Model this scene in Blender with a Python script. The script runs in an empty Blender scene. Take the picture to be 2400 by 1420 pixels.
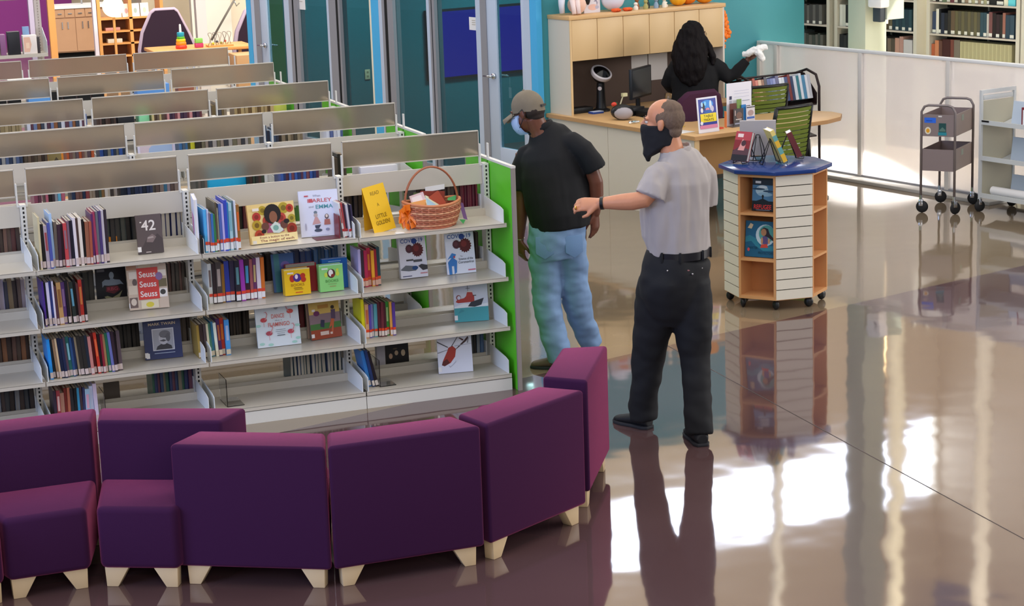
import bpy, bmesh, math, random
from mathutils import Vector, Matrix, noise as mnoise
random.seed(7)
COL = bpy.context.scene.collection
S = bpy.context.scene
PI = math.pi
# ---------------------------------------------------------------- camera
CR = Vector((0.93328781, -0.35754995, -0.03364363))
CU = Vector((0.10870197, 0.1919604, 0.97536408))
CD = Vector((0.34228313, 0.91395254, -0.21802069))
cam = bpy.data.cameras.new('camera')
camo = bpy.data.objects.new('camera', cam)
COL.objects.link(camo)
mw = Matrix.Identity(4)
for i in range(3):
    mw[i][0], mw[i][1], mw[i][2] = CR[i], CU[i], -CD[i]
mw[2][3] = 3.1
camo.matrix_world = mw
cam.sensor_width = 36.0
cam.lens = 4721.35 * 36.0 / 2400.0
cam.clip_end = 200
S.camera = camo
# ---------------------------------------------------------------- view, world, lights
S.view_settings.view_transform = 'Standard'
S.view_settings.look = 'None'
S.view_settings.exposure = 0.0
S.view_settings.gamma = 1.0
S.view_settings.use_curve_mapping = False
wd = bpy.data.worlds.new('daylight')
S.world = wd
wd.use_nodes = True
bg = wd.node_tree.nodes['Background']
bg.inputs[0].default_value = (0.80, 0.86, 1.0, 1)
bg.inputs[1].default_value = 0.34

def lamp(name, kind, loc, target, energy, color, size=1.0, sizey=None, spot=None, blend=0.1):
    l = bpy.data.lights.new(name, kind)
    l.energy = energy
    l.color = color
    if kind == 'AREA':
        l.shape = 'RECTANGLE'
        l.size = size
        l.size_y = sizey or size
    else:
        l.shadow_soft_size = size
    if kind == 'SPOT':
        l.spot_size = math.radians(spot)
        l.spot_blend = blend
    o = bpy.data.objects.new(name, l)
    COL.objects.link(o)
    o.location = loc
    o.rotation_euler = (Vector(target) - Vector(loc)).to_track_quat('-Z', 'Y').to_euler()
    return o

lamp('ceiling_light', 'AREA', (4.0, 9.5, 8.5), (4.0, 9.5, 0), 1000, (1.0, 0.93, 0.84), 14, 15)
lamp('ceiling_light_rear', 'AREA', (4.5, 26.0, 9.5), (4.5, 26.0, 0), 300, (1.0, 0.93, 0.82), 10, 10)
lamp('right_window_light', 'AREA', (19.0, 7.0, 4.5), (5.0, 10.0, 0.6), 1150, (1.0, 0.97, 0.93), 9, 5)
lamp('left_window_light', 'AREA', (-8.0, 6.0, 4.0), (3.0, 9.0, 0.5), 760, (0.46, 0.60, 1.0), 6, 5)
lamp('front_window_light', 'AREA', (1.0, -7.0, 6.5), (4.0, 12.0, 0.8), 620, (1.0, 0.95, 0.90), 9, 4)

# ---------------------------------------------------------------- frames
TH = math.radians(12)
EV = Vector((math.cos(TH), math.sin(TH), 0))
EU = Vector((-math.sin(TH), math.cos(TH), 0))
P0 = Vector((6.80, 17.23, 0))

def bw(v, u, z=0.0):
    return P0 + EV * v + EU * u + Vector((0, 0, z))

# ---------------------------------------------------------------- materials
def lin(c):
    c /= 255.0
    return c / 12.92 if c <= 0.04045 else ((c + 0.055) / 1.055) ** 2.4

def hexc(h):
    return tuple(int(h[i:i + 2], 16) for i in (0, 2, 4))

def rgb(c):
    if isinstance(c, str):
        c = hexc(c)
    return (lin(c[0]), lin(c[1]), lin(c[2]), 1.0)

MATS = {}

def mat(name, c, rough=0.5, metal=0.0, spec=0.5, var=0.0, vscale=8.0, vstretch=(1, 1, 1), bump=0.0, bscale=60.0,
        trans=0.0, ior=1.45, sheen=0.0, coat=0.0, emit=0.0, sss=0.0, stint=None):
    if name in MATS:
        return MATS[name]
    m = bpy.data.materials.new(name)
    m.use_nodes = True
    nt = m.node_tree
    b = nt.nodes['Principled BSDF']
    col = rgb(c)
    b.inputs['Base Color'].default_value = col
    b.inputs['Roughness'].default_value = rough
    b.inputs['Metallic'].default_value = metal
    b.inputs['Specular IOR Level'].default_value = spec
    b.inputs['IOR'].default_value = ior
    b.inputs['Transmission Weight'].default_value = trans
    b.inputs['Sheen Weight'].default_value = sheen
    if stint:
        b.inputs['Sheen Tint'].default_value = rgb(stint)
        b.inputs['Sheen Roughness'].default_value = 0.35
    b.inputs['Coat Weight'].default_value = coat
    if sss:
        b.inputs['Subsurface Weight'].default_value = sss
        b.inputs['Subsurface Radius'].default_value = (0.02, 0.008, 0.004)
    if emit:
        b.inputs['Emission Color'].default_value = col
        b.inputs['Emission Strength'].default_value = emit
    if var or bump:
        tc = nt.nodes.new('ShaderNodeTexCoord')
        mp = nt.nodes.new('ShaderNodeMapping')
        nt.links.new(tc.outputs['Object'], mp.inputs[0])
        mp.inputs['Scale'].default_value = vstretch
    if var:
        n = nt.nodes.new('ShaderNodeTexNoise')
        n.inputs['Scale'].default_value = vscale
        n.inputs['Detail'].default_value = 4
        nt.links.new(mp.outputs[0], n.inputs['Vector'])
        mx = nt.nodes.new('ShaderNodeMix')
        mx.data_type = 'RGBA'
        lo = tuple(x * (1 - var) for x in col[:3]) + (1,)
        hi = tuple(min(1, x * (1 + var)) for x in col[:3]) + (1,)
        mx.inputs[6].default_value = lo
        mx.inputs[7].default_value = hi
        nt.links.new(n.outputs['Fac'], mx.inputs[0])
        nt.links.new(mx.outputs[2], b.inputs['Base Color'])
    if bump:
        n2 = nt.nodes.new('ShaderNodeTexNoise')
        n2.inputs['Scale'].default_value = bscale
        n2.inputs['Detail'].default_value = 3
        nt.links.new(mp.outputs[0], n2.inputs['Vector'])
        bn = nt.nodes.new('ShaderNodeBump')
        bn.inputs['Strength'].default_value = bump
        bn.inputs['Distance'].default_value = 0.01
        nt.links.new(n2.outputs['Fac'], bn.inputs['Height'])
        nt.links.new(bn.outputs[0], b.inputs['Normal'])
    MATS[name] = m
    return m

def cmat(c, rough=0.45):
    if not isinstance(c, str):
        c = '%02x%02x%02x' % tuple(int(x) for x in c)
    return mat('print_' + c, c, rough)

def floor_mat(name, c, c2, rough, ior):
    m = mat(name, c, rough, ior=ior)
    nt = m.node_tree
    b = nt.nodes['Principled BSDF']
    tc = nt.nodes.new('ShaderNodeTexCoord')
    n = nt.nodes.new('ShaderNodeTexNoise')
    n.inputs['Scale'].default_value = 0.9
    n.inputs['Detail'].default_value = 7
    nt.links.new(tc.outputs['Object'], n.inputs['Vector'])
    mx = nt.nodes.new('ShaderNodeMix')
    mx.data_type = 'RGBA'
    mx.inputs[6].default_value = rgb(c)
    mx.inputs[7].default_value = rgb(c2)
    nt.links.new(n.outputs['Fac'], mx.inputs[0])
    nt.links.new(mx.outputs[2], b.inputs['Base Color'])
    n2 = nt.nodes.new('ShaderNodeTexNoise')
    n2.inputs['Scale'].default_value = 1.6
    n2.inputs['Detail'].default_value = 2
    nt.links.new(tc.outputs['Object'], n2.inputs['Vector'])
    bn = nt.nodes.new('ShaderNodeBump')
    bn.inputs['Strength'].default_value = 0.10
    bn.inputs['Distance'].default_value = 0.03
    nt.links.new(n2.outputs['Fac'], bn.inputs['Height'])
    nt.links.new(bn.outputs[0], b.inputs['Normal'])
    return m

def mix_clear(name, c, rough, clear, translucent, blur=0.0, tint='f8faff'):
    """milky panel: part see-through, part light-diffusing, part plain"""
    m = bpy.data.materials.new(name)
    m.use_nodes = True
    nt = m.node_tree
    nt.nodes.remove(nt.nodes['Principled BSDF'])
    out = nt.nodes['Material Output']
    d = nt.nodes.new('ShaderNodeBsdfDiffuse')
    d.inputs[0].default_value = rgb(c)
    t = nt.nodes.new('ShaderNodeBsdfTranslucent')
    t.inputs[0].default_value = rgb(c)
    if blur:
        s = nt.nodes.new('ShaderNodeBsdfRefraction')
        s.inputs['Roughness'].default_value = blur
        s.inputs['IOR'].default_value = 1.2
    else:
        s = nt.nodes.new('ShaderNodeBsdfTransparent')
    s.inputs[0].default_value = rgb(tint)
    g = nt.nodes.new('ShaderNodeBsdfGlossy')
    g.inputs['Roughness'].default_value = rough
    m1 = nt.nodes.new('ShaderNodeMixShader')
    m1.inputs[0].default_value = translucent
    nt.links.new(d.outputs[0], m1.inputs[1])
    nt.links.new(t.outputs[0], m1.inputs[2])
    m2 = nt.nodes.new('ShaderNodeMixShader')
    m2.inputs[0].default_value = clear
    nt.links.new(m1.outputs[0], m2.inputs[1])
    nt.links.new(s.outputs[0], m2.inputs[2])
    lw = nt.nodes.new('ShaderNodeLayerWeight')
    pw = nt.nodes.new('ShaderNodeMath')
    pw.operation = 'POWER'
    pw.inputs[1].default_value = 4.0
    nt.links.new(lw.outputs['Facing'], pw.inputs[0])
    fr = nt.nodes.new('ShaderNodeMath')
    fr.operation = 'MULTIPLY_ADD'
    fr.inputs[1].default_value = 0.55
    fr.inputs[2].default_value = 0.035
    nt.links.new(pw.outputs[0], fr.inputs[0])
    m3 = nt.nodes.new('ShaderNodeMixShader')
    nt.links.new(fr.outputs[0], m3.inputs[0])
    nt.links.new(m2.outputs[0], m3.inputs[1])
    nt.links.new(g.outputs[0], m3.inputs[2])
    nt.links.new(m3.outputs[0], out.inputs[0])
    MATS[name] = m
    return m

# ---------------------------------------------------------------- mesh builder
class G:
    def __init__(self, T=None):
        self.v, self.f, self.mi = [], [], []
        self.T = T

    def add(self, vs, fs, m=0):
        o = len(self.v)
        if self.T is not None:
            vs = [self.T @ Vector(p) for p in vs]
        self.v += [tuple(p) for p in vs]
        self.f += [tuple(i + o for i in q) for q in fs]
        self.mi += [m] * len(fs)
        return self

    def box(self, x0, x1, y0, y1, z0, z1, m=0):
        return self.add([(x0, y0, z0), (x1, y0, z0), (x1, y1, z0), (x0, y1, z0), (x0, y0, z1), (x1, y0, z1), (x1, y1, z1), (x0, y1, z1)],
                        [(3, 2, 1, 0), (4, 5, 6, 7), (0, 1, 5, 4), (1, 2, 6, 5), (2, 3, 7, 6), (3, 0, 4, 7)], m)

    def prism(self, poly, a, b, axis='z', m=0):
        n = len(poly)
        if axis == 'z':
            lo = [(x, y, a) for x, y in poly]; hi = [(x, y, b) for x, y in poly]
        elif axis == 'y':
            lo = [(x, a, y) for x, y in poly]; hi = [(x, b, y) for x, y in poly]
        else:
            lo = [(a, x, y) for x, y in poly]; hi = [(b, x, y) for x, y in poly]
        fs = [tuple(range(n))[::-1], tuple(range(n, 2 * n))] + [(i, (i + 1) % n, n + (i + 1) % n, n + i) for i in range(n)]
        return self.add(lo + hi, fs, m)

    def rings(self, rs, m=0, cap=True, closed=False):
        n = len(rs[0])
        vs = [p for r in rs for p in r]
        fs = []
        k = len(rs)
        for i in range(k if closed else k - 1):
            j = (i + 1) % k
            for a in range(n):
                b = (a + 1) % n
                fs.append((i * n + a, i * n + b, j * n + b, j * n + a))
        if cap and not closed:
            fs.append(tuple(range(n))[::-1])
            fs.append(tuple((k - 1) * n + a for a in range(n)))
        return self.add(vs, fs, m)

    def lathe(self, prof, n=20, c=(0, 0, 0), m=0):
        return self.rings([[(c[0] + r * math.cos(2 * PI * a / n), c[1] + r * math.sin(2 * PI * a / n), c[2] + z) for a in range(n)] for r, z in prof], m)

    def ell(self, c, r, n=14, k=8, m=0, R=None):
        rs = []
        for i in range(k + 1):
            t = PI * (0.04 + 0.92 * i / k) - PI / 2
            ring = []
            for a in range(n):
                p = Vector((r[0] * math.cos(t) * math.cos(2 * PI * a / n), r[1] * math.cos(t) * math.sin(2 * PI * a / n), r[2] * math.sin(t)))
                if R is not None:
                    p = R @ p
                ring.append((c[0] + p.x, c[1] + p.y, c[2] + p.z))
            rs.append(ring)
        return self.rings(rs, m)

    def tube(self, pts, r, n=8, m=0, closed=False, side=None):
        """r: radius, or list of radii, or list of (ra, rb) with ra along `side`"""
        pts = [Vector(p) for p in pts]
        k = len(pts)
        if not isinstance(r, (list, tuple)):
            r = [r] * k
        rs = []
        up = Vector(side) if side is not None else None
        for i, p in enumerate(pts):
            if closed:
                t = pts[(i + 1) % k] - pts[i - 1]
            else:
                t = pts[min(i + 1, k - 1)] - pts[max(i - 1, 0)]
            t.normalize()
            if up is None:
                up = Vector((0, 0, 1)) if abs(t.z) < 0.9 else Vector((1, 0, 0))
            s = (up - t * up.dot(t))
            if s.length < 1e-5:
                s = t.orthogonal()
            s.normalize()
            if side is None:
                up = s
            q = t.cross(s)
            ra, rb = r[i] if isinstance(r[i], (list, tuple)) else (r[i], r[i])
            rs.append([p + s * (ra * math.cos(2 * PI * a / n)) + q * (rb * math.sin(2 * PI * a / n)) for a in range(n)])
        return self.rings(rs, m, True, closed)

    def build(self, name, mats, parent=None, bevel=0.0, seg=2, smooth=False, loc=None, rz=None, sub=0, weld=False):
        me = bpy.data.meshes.new(name)
        me.from_pydata(self.v, [], self.f)
        if not isinstance(mats, (list, tuple)):
            mats = [mats]
        for m in mats:
            me.materials.append(m)
        if len(mats) > 1:
            me.polygons.foreach_set('material_index', self.mi)
        if bevel:
            bm = bmesh.new()
            bm.from_mesh(me)
            es = [e for e in bm.edges if len(e.link_faces) == 2 and e.calc_face_angle(0) > 0.5]
            bmesh.ops.bevel(bm, geom=es, offset=bevel, segments=seg, profile=0.5, affect='EDGES', clamp_overlap=True)
            bm.to_mesh(me)
            bm.free()
        if smooth or bevel:
            me.polygons.foreach_set('use_smooth', [True] * len(me.polygons))
            if bevel or smooth == 'auto':
                me.set_sharp_from_angle(angle=math.radians(40))
        me.update()
        o = bpy.data.objects.new(name, me)
        COL.objects.link(o)
        if parent is not None:
            o.parent = parent
        if loc is not None:
            o.location = loc
        if rz is not None:
            o.rotation_euler = (0, 0, rz)
        if sub:
            md = o.modifiers.new('sub', 'SUBSURF')
            md.levels = md.render_levels = sub
        return o

def tag(o, label=None, cat=None, group=None, kind=None):
    if label: o['label'] = label
    if cat: o['category'] = cat
    if group: o['group'] = group
    if kind: o['kind'] = kind
    return o

def thing(name, label, cat, loc=(0, 0, 0), rz=0.0, group=None):
    o = bpy.data.objects.new(name, None)
    o.empty_display_size = 0.1
    COL.objects.link(o)
    o.location = loc
    o.rotation_euler = (0, 0, rz)
    return tag(o, label, cat, group)

def struct(name, loc=(0, 0, 0), rz=0.0):
    o = bpy.data.objects.new(name, None)
    COL.objects.link(o)
    o.location = loc
    o.rotation_euler = (0, 0, rz)
    o['kind'] = 'structure'
    return o

def copy_tree(o, parent=None):
    c = o.copy()
    COL.objects.link(c)
    if parent is not None:
        c.parent = parent
    for ch in list(o.children):
        copy_tree(ch, c)
    return c

def text_geo(g, s, h, w=None, m=0, T=None, bold=0.0):
    """flat lettering in the xy plane, baseline start at the origin, cap height h, stretched to width w"""
    cu = bpy.data.curves.new('lettering', 'FONT')
    cu.body = s
    cu.size = 1.0
    cu.offset = bold
    cu.resolution_u = 3
    to = bpy.data.objects.new('lettering', cu)
    COL.objects.link(to)
    dg = bpy.context.evaluated_depsgraph_get()
    me = bpy.data.meshes.new_from_object(to.evaluated_get(dg))
    COL.objects.unlink(to)
    bpy.data.objects.remove(to)
    if not me.vertices:
        return
    xs = [v.co.x for v in me.vertices]; ys = [v.co.y for v in me.vertices]
    x0, x1 = min(xs), max(xs)
    sy = h / 0.7
    sx = w / (x1 - x0) if w else sy
    vs = [Vector(((v.co.x - x0) * sx, v.co.y * sy, 0)) for v in me.vertices]
    if T is not None:
        vs = [T @ p for p in vs]
    g.add(vs, [tuple(p.vertices) for p in me.polygons], m)
    bpy.data.meshes.remove(me)

# common materials
SHELF = mat('shelf_beige_enamel', 'c4bdb0', 0.28, spec=0.5)
SHELF_L = mat('shelf_light_enamel', 'd5d3cc', 0.3)
SLOT = mat('slot_black', '121212', 0.8)
DARK = mat('dark_gap', '080808', 0.9)
FROST = mix_clear('frosted_panel', 'b8ac9c', 0.35, 0.72, 0.45, 0.30, 'e2d8ca')
CLEARP = mat('clear_acrylic', 'f4f6f8', 0.03, trans=1.0, ior=1.45)
WHITE = mat('white_paint', 'e9e8e6', 0.45)
BLACKP = mat('black_plastic', '141416', 0.4)
CHROME = mat('brushed_steel', 'c6c8cc', 0.22, metal=1.0)
PAPER = mat('paper_pages', 'cfc8ba', 0.8)
PAPERW = mat('white_paper', 'eceaea', 0.6)
# ================================================================ STRUCTURE
FL_BEIGE = floor_mat('polished_concrete_tan', '746654', '8a7862', 0.06, 1.95)
FL_PURP = floor_mat('polished_concrete_purple', '4d3839', '614a4b', 0.05, 1.95)
TEAL = mat('teal_paint', '3f909a', 0.6, bump=0.05, bscale=200)
TEALD = mat('dark_teal_paint', '14707c', 0.6)
GREENW = mat('dark_green_paint', '256a30', 0.6)
SKYB = mat('light_blue_paint', '4ab4ea', 0.45)
ALU = mat('pale_aluminium', 'c9d6ea', 0.35, metal=0.15)
ALUG = mat('grey_aluminium', '9a9aa0', 0.4, metal=0.2)
GASK = mat('black_gasket', '050608', 0.7)
GLASS = mix_clear('tinted_glass', '173038', 0.0, 0.985, 0.0, 0.0, 'c0dade')
BEIGEW = mat('beige_wall_paint', 'cdbfa6', 0.7)

g = G()
yl, yr = 7.545, 18.39
g.add([(-8, -4, 0), (30, -4, 0), (30, yr, 0), (-8, yl, 0)], [(0, 1, 2, 3)], 1)
g.add([(-8, yl, 0), (30, yr, 0), (30, 60, 0), (-8, 60, 0)], [(0, 1, 2, 3)], 0)
fl = tag(g.build('floor', [FL_BEIGE, FL_PURP]), kind='structure')
G().prism([(5.118, 6.3), (5.124, 6.3), (5.298, 11.38), (5.292, 11.38)], 0.0002, 0.0009).build('floor_joint', mat('joint_filler', '3a2e2c', 0.5), fl)

# wall behind the desk
w = tag(G().box(0, 3.19, 0.0, 0.14, 0, 2.66).build('wall_back', TEAL, loc=P0, rz=TH), kind='structure')
G().box(0.1, 3.19, -0.012, 0.0, 0, 0.10).build('baseboard', mat('grey_vinyl', '5f6468', 0.6), w)

# glazed front of the two study rooms, running away from the corner
win = struct('window_1', P0, TH)
def mull(t0, t1, m, d0=-0.03, d1=0.06, z1=2.5, name='mullion'):
    return G().box(d0, d1, t0, t1, 0, z1).build(name, m, win)
for t0, t1, m in ((-0.02, 0.088, SKYB), (2.93, 3.088, SKYB), (5.97, 6.085, SKYB)):
    mull(t0, t1, m, -0.03, 0.03, name='corner_post')
for t0, t1, m in ((0.092, 0.19, ALU), (0.95, 1.03, ALU), (0.848, 0.95, ALUG), (1.90, 1.954, ALU), (1.80, 1.846, ALUG), (1.868, 1.90, ALUG),
                  (2.86, 2.927, ALU), (2.63, 2.745, ALUG), (2.81, 2.86, ALUG), (3.09, 3.125, mat('cream_trim', 'efe6cf', 0.5)),
                  (3.78, 3.82, ALUG), (3.875, 4.03, ALUG), (4.03, 4.077, ALU), (4.77, 4.865, ALUG), (4.91, 4.98, ALUG), (4.98, 5.061, ALU),
                  (5.74, 5.87, ALUG), (5.87, 5.955, ALU)):
    mull(t0, t1, m)
for t0, t1 in ((1.846, 1.868), (2.745, 2.81), (3.82, 3.875), (4.865, 4.91)):
    mull(t0, t1, GASK, -0.024, 0.05, name='gasket')
for t0, t1 in ((1.03, 1.80), (1.954, 2.63), (3.125, 3.78), (4.077, 4.77)):
    G().box(0.006, 0.014, t0, t1, 0.06, 2.5).build('pane', GLASS, win)
    G().box(-0.02, 0.05, t0, t1, 0, 0.06).build('sill', ALUG, win)
G().box(-0.05, 0.09, -0.02, 6.085, 2.5, 2.62).build('head_rail', ALU, win)

def glass_door(name, a, b, stile_far, hz, tag_on):
    d = struct(name, P0 + EU * a, TH)
    W = b - a
    st = 0.165 if stile_far else 0.16
    G().box(-0.022, 0.022, W - st, W, 0.01, 2.4).build('stile', ALU, d, bevel=0.003)
    G().box(-0.022, 0.022, 0, 0.06, 0.01, 2.4).build('stile', ALU, d, bevel=0.003)
    G().box(-0.021, 0.021, 0.06, W - st, 0.01, 0.361).build('bottom_rail', ALU, d, bevel=0.003)
    G().box(-0.021, 0.021, 0.06, W - st, 2.28, 2.4).build('top_rail', ALU, d, bevel=0.003)
    G().box(-0.004, 0.004, 0.06, W - st, 0.361, 2.28).build('pane', GLASS, d)
    y = W - 0.11
    h = G()
    h.tube([(-0.022, y, hz), (-0.045, y, hz)], 0.028, 14)
    h.tube([(-0.045, y, hz), (-0.07, y, hz), (-0.075, y + 0.02, hz), (-0.07, y + 0.13, hz - 0.004)], [0.012, 0.012, 0.012, 0.008], 10)
    h.tube([(0.022, y, hz), (0.07, y, hz), (0.07, y - 0.1, hz)], [0.012, 0.012, 0.008], 10)
    G.build(h, 'handle', CHROME, d, smooth=True)
    return d
d1 = glass_door('door_1', 0.192, 0.846, True, 1.037, True)
d2 = glass_door('door_2', 5.063, 5.738, True, 1.035, False)
# hang tag on the inside lever
tg = thing('hang_tag', 'small white tag hanging on a cord from the inner lever of the near glass door', 'tag', bw(0.072, 0.62, 1.03), TH)
G().tube([(0, 0, 0), (0.0, 0.002, -0.1)], 0.002, 6).build('cord', PAPERW, tg)
G().box(-0.001, 0.001, -0.022, 0.022, -0.2, -0.1).build('card', PAPERW, tg)

# notices taped on the glass
def notice(label, t0, t1, z0, z1, lines):
    o = thing('paper_notice', label, 'notice', bw(-0.001, t0, z0), TH)
    G().box(-0.0015, 0.0, 0, t1 - t0, 0, z1 - z0).build('sheet', PAPERW, o)
    q = G()
    for k in range(lines):
        zz = (z1 - z0) * (0.75 - 0.16 * k)
        q.box(-0.002, -0.0015, (t1 - t0) * 0.3, (t1 - t0) * 0.7, zz - 0.004, zz + 0.004)
    q.build('printed_lines', cmat('b9b2a6'), o)
notice('white paper notice taped on the glass beside the near door, over the blue screen', 1.031, 1.195, 1.449, 1.572, 3)
notice('white paper notice taped on the far glazing beside the green wall', 4.63, 4.84, 1.484, 1.60, 1)

# rooms behind the glass
rm = struct('wall_room_divider', P0, TH)
G().box(0.10, 3.05, 2.96, 3.08, 0, 2.62).build('partition', TEALD, rm)
rb = struct('wall_room_rear', P0, TH)
G().box(3.05, 3.15, 0.14, 6.2, 0, 2.62).build('partition', TEALD, rb)
rf = struct('wall_room_end', P0, TH)
G().box(0.42, 3.05, 6.06, 6.18, 0, 2.62).build('partition', TEALD, rf)
G().box(0.02, 0.42, 6.04, 6.18, 0, 2.62).build('green_pier', GREENW, rf)
rc = struct('added_ceiling_rooms', P0, TH)  # unseen ceiling added to darken the study rooms
G().box(0.0, 3.15, 0.14, 6.2, 2.62, 2.68).build('slab', WHITE, rc)
cf = struct('floor_rooms', P0, TH)
G().box(0.06, 3.05, 0.14, 6.06, 0.0, 0.008).build('carpet', mat('dark_carpet', '3c4a4e', 0.95), cf)
sc = thing('wall_screen', 'large glowing blue screen mounted on the wall inside the near glass room', 'screen', bw(1.25, 2.94, 1.145), TH)
G().box(-0.72, 0.72, -0.02, 0.015, -0.37, 0.37).build('bezel', BLACKP, sc)
_bd = mat('blue_display', '1208a6', 0.35, emit=0.9)
_bd.node_tree.nodes['Principled BSDF'].inputs['Base Color'].default_value = (0.004, 0.004, 0.02, 1)
G().box(-0.69, 0.69, -0.024, -0.02, -0.345, 0.345).build('display', mat('blue_display', '1208a6', 0.35, emit=0.9), sc)
ol = thing('wall_outlet', 'ivory wall outlet plate on the teal wall inside the far glass room', 'outlet', bw(1.51, 6.05, 0.54), TH)
G().box(-0.035, 0.035, -0.008, 0, -0.06, 0.06).build('plate', mat('ivory_plastic', 'd8cfa8', 0.4), ol, bevel=0.003)
q = G()
for z in (-0.025, 0.025):
    q.box(-0.014, 0.014, -0.0095, -0.008, z - 0.012, z + 0.012)
q.build('sockets', mat('ivory_shadow', '9a9070', 0.5), ol)

# half-height partition of milky panels
HW = mix_clear('milky_panel', 'e8e6e6', 0.25, 0.36, 0.55)
hw = struct('wall_low_partition', P0, TH)
G().box(2.575, 2.63, -4.9, 0.0, 1.185, 1.214).build('top_rail', WHITE, hw, bevel=0.004)
us = [0.0, -0.255, -1.457, -2.585, -3.60, -4.85]
for i, u in enumerate(us):
    G().box(2.572, 2.632, u - 0.05, u, 0.04, 1.185).build('post', mat('beige_white_post', 'd9d3cc', 0.4), hw, bevel=0.003)
    if i < len(us) - 1:
        G().box(2.595, 2.612, us[i + 1], u - 0.05, 0.045, 1.185).build('panel', HW, hw)
G().box(2.575, 2.63, -4.9, 0.0, 0.03, 0.05).build('bottom_rail', ALUG, hw)
G().box(2.42, 2.66, -3.28, 0.0, 0.0, 0.032).build('plinth', mat('plinth_grey', 'b9b5ae', 0.4), hw, bevel=0.004)

for k, u in enumerate((1.5, 4.5)):  # unseen panels and area lights added to brighten the dark rooms
    cl_ = thing('added_glow_panel', ('near', 'far')[k] + ' glass room unseen glowing panel, added to brighten it', 'added light', bw(1.5, u, 2.565), TH)
    G().box(-.6, .6, -.3, .3, 0, .05).build('panel', mat('panel_glow', 'f4f0e6', .5, emit=3.0), cl_)
    lamp('room_fill_light', 'AREA', bw(1.5, u, 2.5), bw(1.5, u, 0), 85, (1.0, 0.95, 0.88), 1.2, 0.6)
# column and far wall of the adult library, clerestory above
GREY_C = mat('grey_green_column', 'b3bca8', 0.6)
co = struct('trim_1', bw(3.4, -0.66, 0), TH)
G().box(0, 0.28, 0, 0.25, 0, 15.0).build('column', GREY_C, co, bevel=0.006)
wf = struct('wall_far', P0, TH)
G().box(3.2, 22, 17.0, 17.2, 0, 10.1).build('panelling', BEIGEW, wf)
G().box(-16, 3.2, 17.0, 17.2, 5.5, 10.1).build('panelling', BEIGEW, wf)
G().box(-16, 22, 17.0, 17.2, 11.6, 16).build('panelling', BEIGEW, wf)
SKYW = mat('sky_lit_window', 'dfeaff', 0.4, emit=9.0)
wc = struct('window_2', P0, TH)
G().box(-16, 22, 17.15, 17.19, 10.1, 11.6).build('pane', SKYW, wc)
for v_ in (-14, -8, 22):
    G().box(v_ - 0.1, v_ + 0.1, 16.96, 17.14, 10.1, 11.6).build('mullion', mat('mullion_cream', 'd8cdb2', 0.5), wc)
wr = struct('wall_right', P0, TH)
G().box(22, 22.2, -6, 17.2, 0, 14).build('panelling', BEIGEW, wr)
for k, (az, r, m) in enumerate(((28.2, 0.10, 'cfc8b4'), (31.6, 0.13, 'f2e8c8'), (34.1, 0.13, 'efe6d0'))):  # unseen thin posts added as pale streaks in the floor reflection
    a_ = math.radians(az)
    c_ = struct('trim_%d' % (k + 2), (31.0 * math.sin(a_), 31.0 * math.cos(a_), 0), TH)
    G().lathe([(r, 0), (r, 15.5)], 16).build('column', mat('streak_post_' + m, m, 0.5), c_, smooth='auto')
# unseen area light added to brighten the far wall, then the pendant tube lamp
lamp('far_wall_fill', 'AREA', bw(4.0, 2.5, 13.5), bw(4.0, 17.0, 9.0), 7000, (1.0, 0.93, 0.84), 26, 3)
WARM = mat('warm_lamp', 'ffd9a0', 0.4, emit=5.0)
def pendant(label, p, L, vert=True):
    o = thing('pendant_lamp', label, 'lamp', p, TH)
    gg = G()
    if vert:
        gg.tube([(0, 0, 0), (0, 0, L)], 0.018, 10)
    else:
        gg.box(-0.05, 0.05, -L / 2, L / 2, 0, 0.05)
    gg.build('diffuser', WARM, o)
    G().tube([(0, 0, L if vert else 0.05), (0, 0, L + 2.2)], 0.005, 6).build('cable', BLACKP, o)
    return o
pendant('glowing amber tube pendant hanging before the far bookcases', bw(4.3, 0.0, 1.255), 1.2)
# ================================================================ SHELVING
LV = [1.0, 0.68, 0.383, 0.098]
BK = mat('bracket_white', 'e8eae8', 0.35)
GREEN = mat('lime_green_laminate', '5fc52a', 0.4)
GEDGE = mat('taupe_edge', '8d8580', 0.5)
MODW = 0.9
mesh_cache = {}

def cached(key, fn, name, m, parent):
    if key in mesh_cache:
        me, mats = mesh_cache[key]
        o = bpy.data.objects.new(name, me)
        COL.objects.link(o)
        o.parent = parent
        return o
    o = fn().build(name, m, parent)
    mesh_cache[key] = (o.data, m)
    return o

def g_shelf(front):
    s = 1 if front else -1
    g = G()
    y0, y1 = -0.36 * s, -0.045 * s
    a, b = min(y0, y1), max(y0, y1)
    g.box(-MODW + 0.012, -0.012, a, b, -0.004, 0.0)
    lo, hi = sorted((y0, y0 + 0.012 * s))
    g.box(-MODW + 0.004, -0.004, lo, hi, -0.022, 0.001)
    lo, hi = sorted((y1, y1 + 0.008 * s))
    g.box(-MODW + 0.012, -0.012, lo, hi, -0.02, 0.045)
    return g

def g_bracket(front):
    s = 1 if front else -1
    g = G()
    pts = [(-0.348 * s, -0.018), (-0.03 * s, -0.018), (-0.03 * s, 0.118), (-0.10 * s, 0.112), (-0.30 * s, 0.092), (-0.348 * s, 0.080)]
    g.prism(pts, -0.0015, 0.0015, 'x')
    return g

def g_upright():
    g = G()
    g.box(-0.016, 0.016, -0.035, 0.035, 0.0, 1.31)
    return g

def g_slots():
    g = G()
    for k in range(50):
        z = 0.1 + k * 0.0242
        g.box(-0.0045, 0.0045, -0.0362, -0.0349, z, z + 0.013)
    return g

def g_canopy_bracket():
    g = G()
    for x in (-0.026, 0.026):
        g.box(x - 0.004, x + 0.004, -0.012, 0.012, 1.30, 1.425)
    g.box(-0.03, 0.03, -0.012, 0.012, 1.296, 1.306)
    return g

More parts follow.
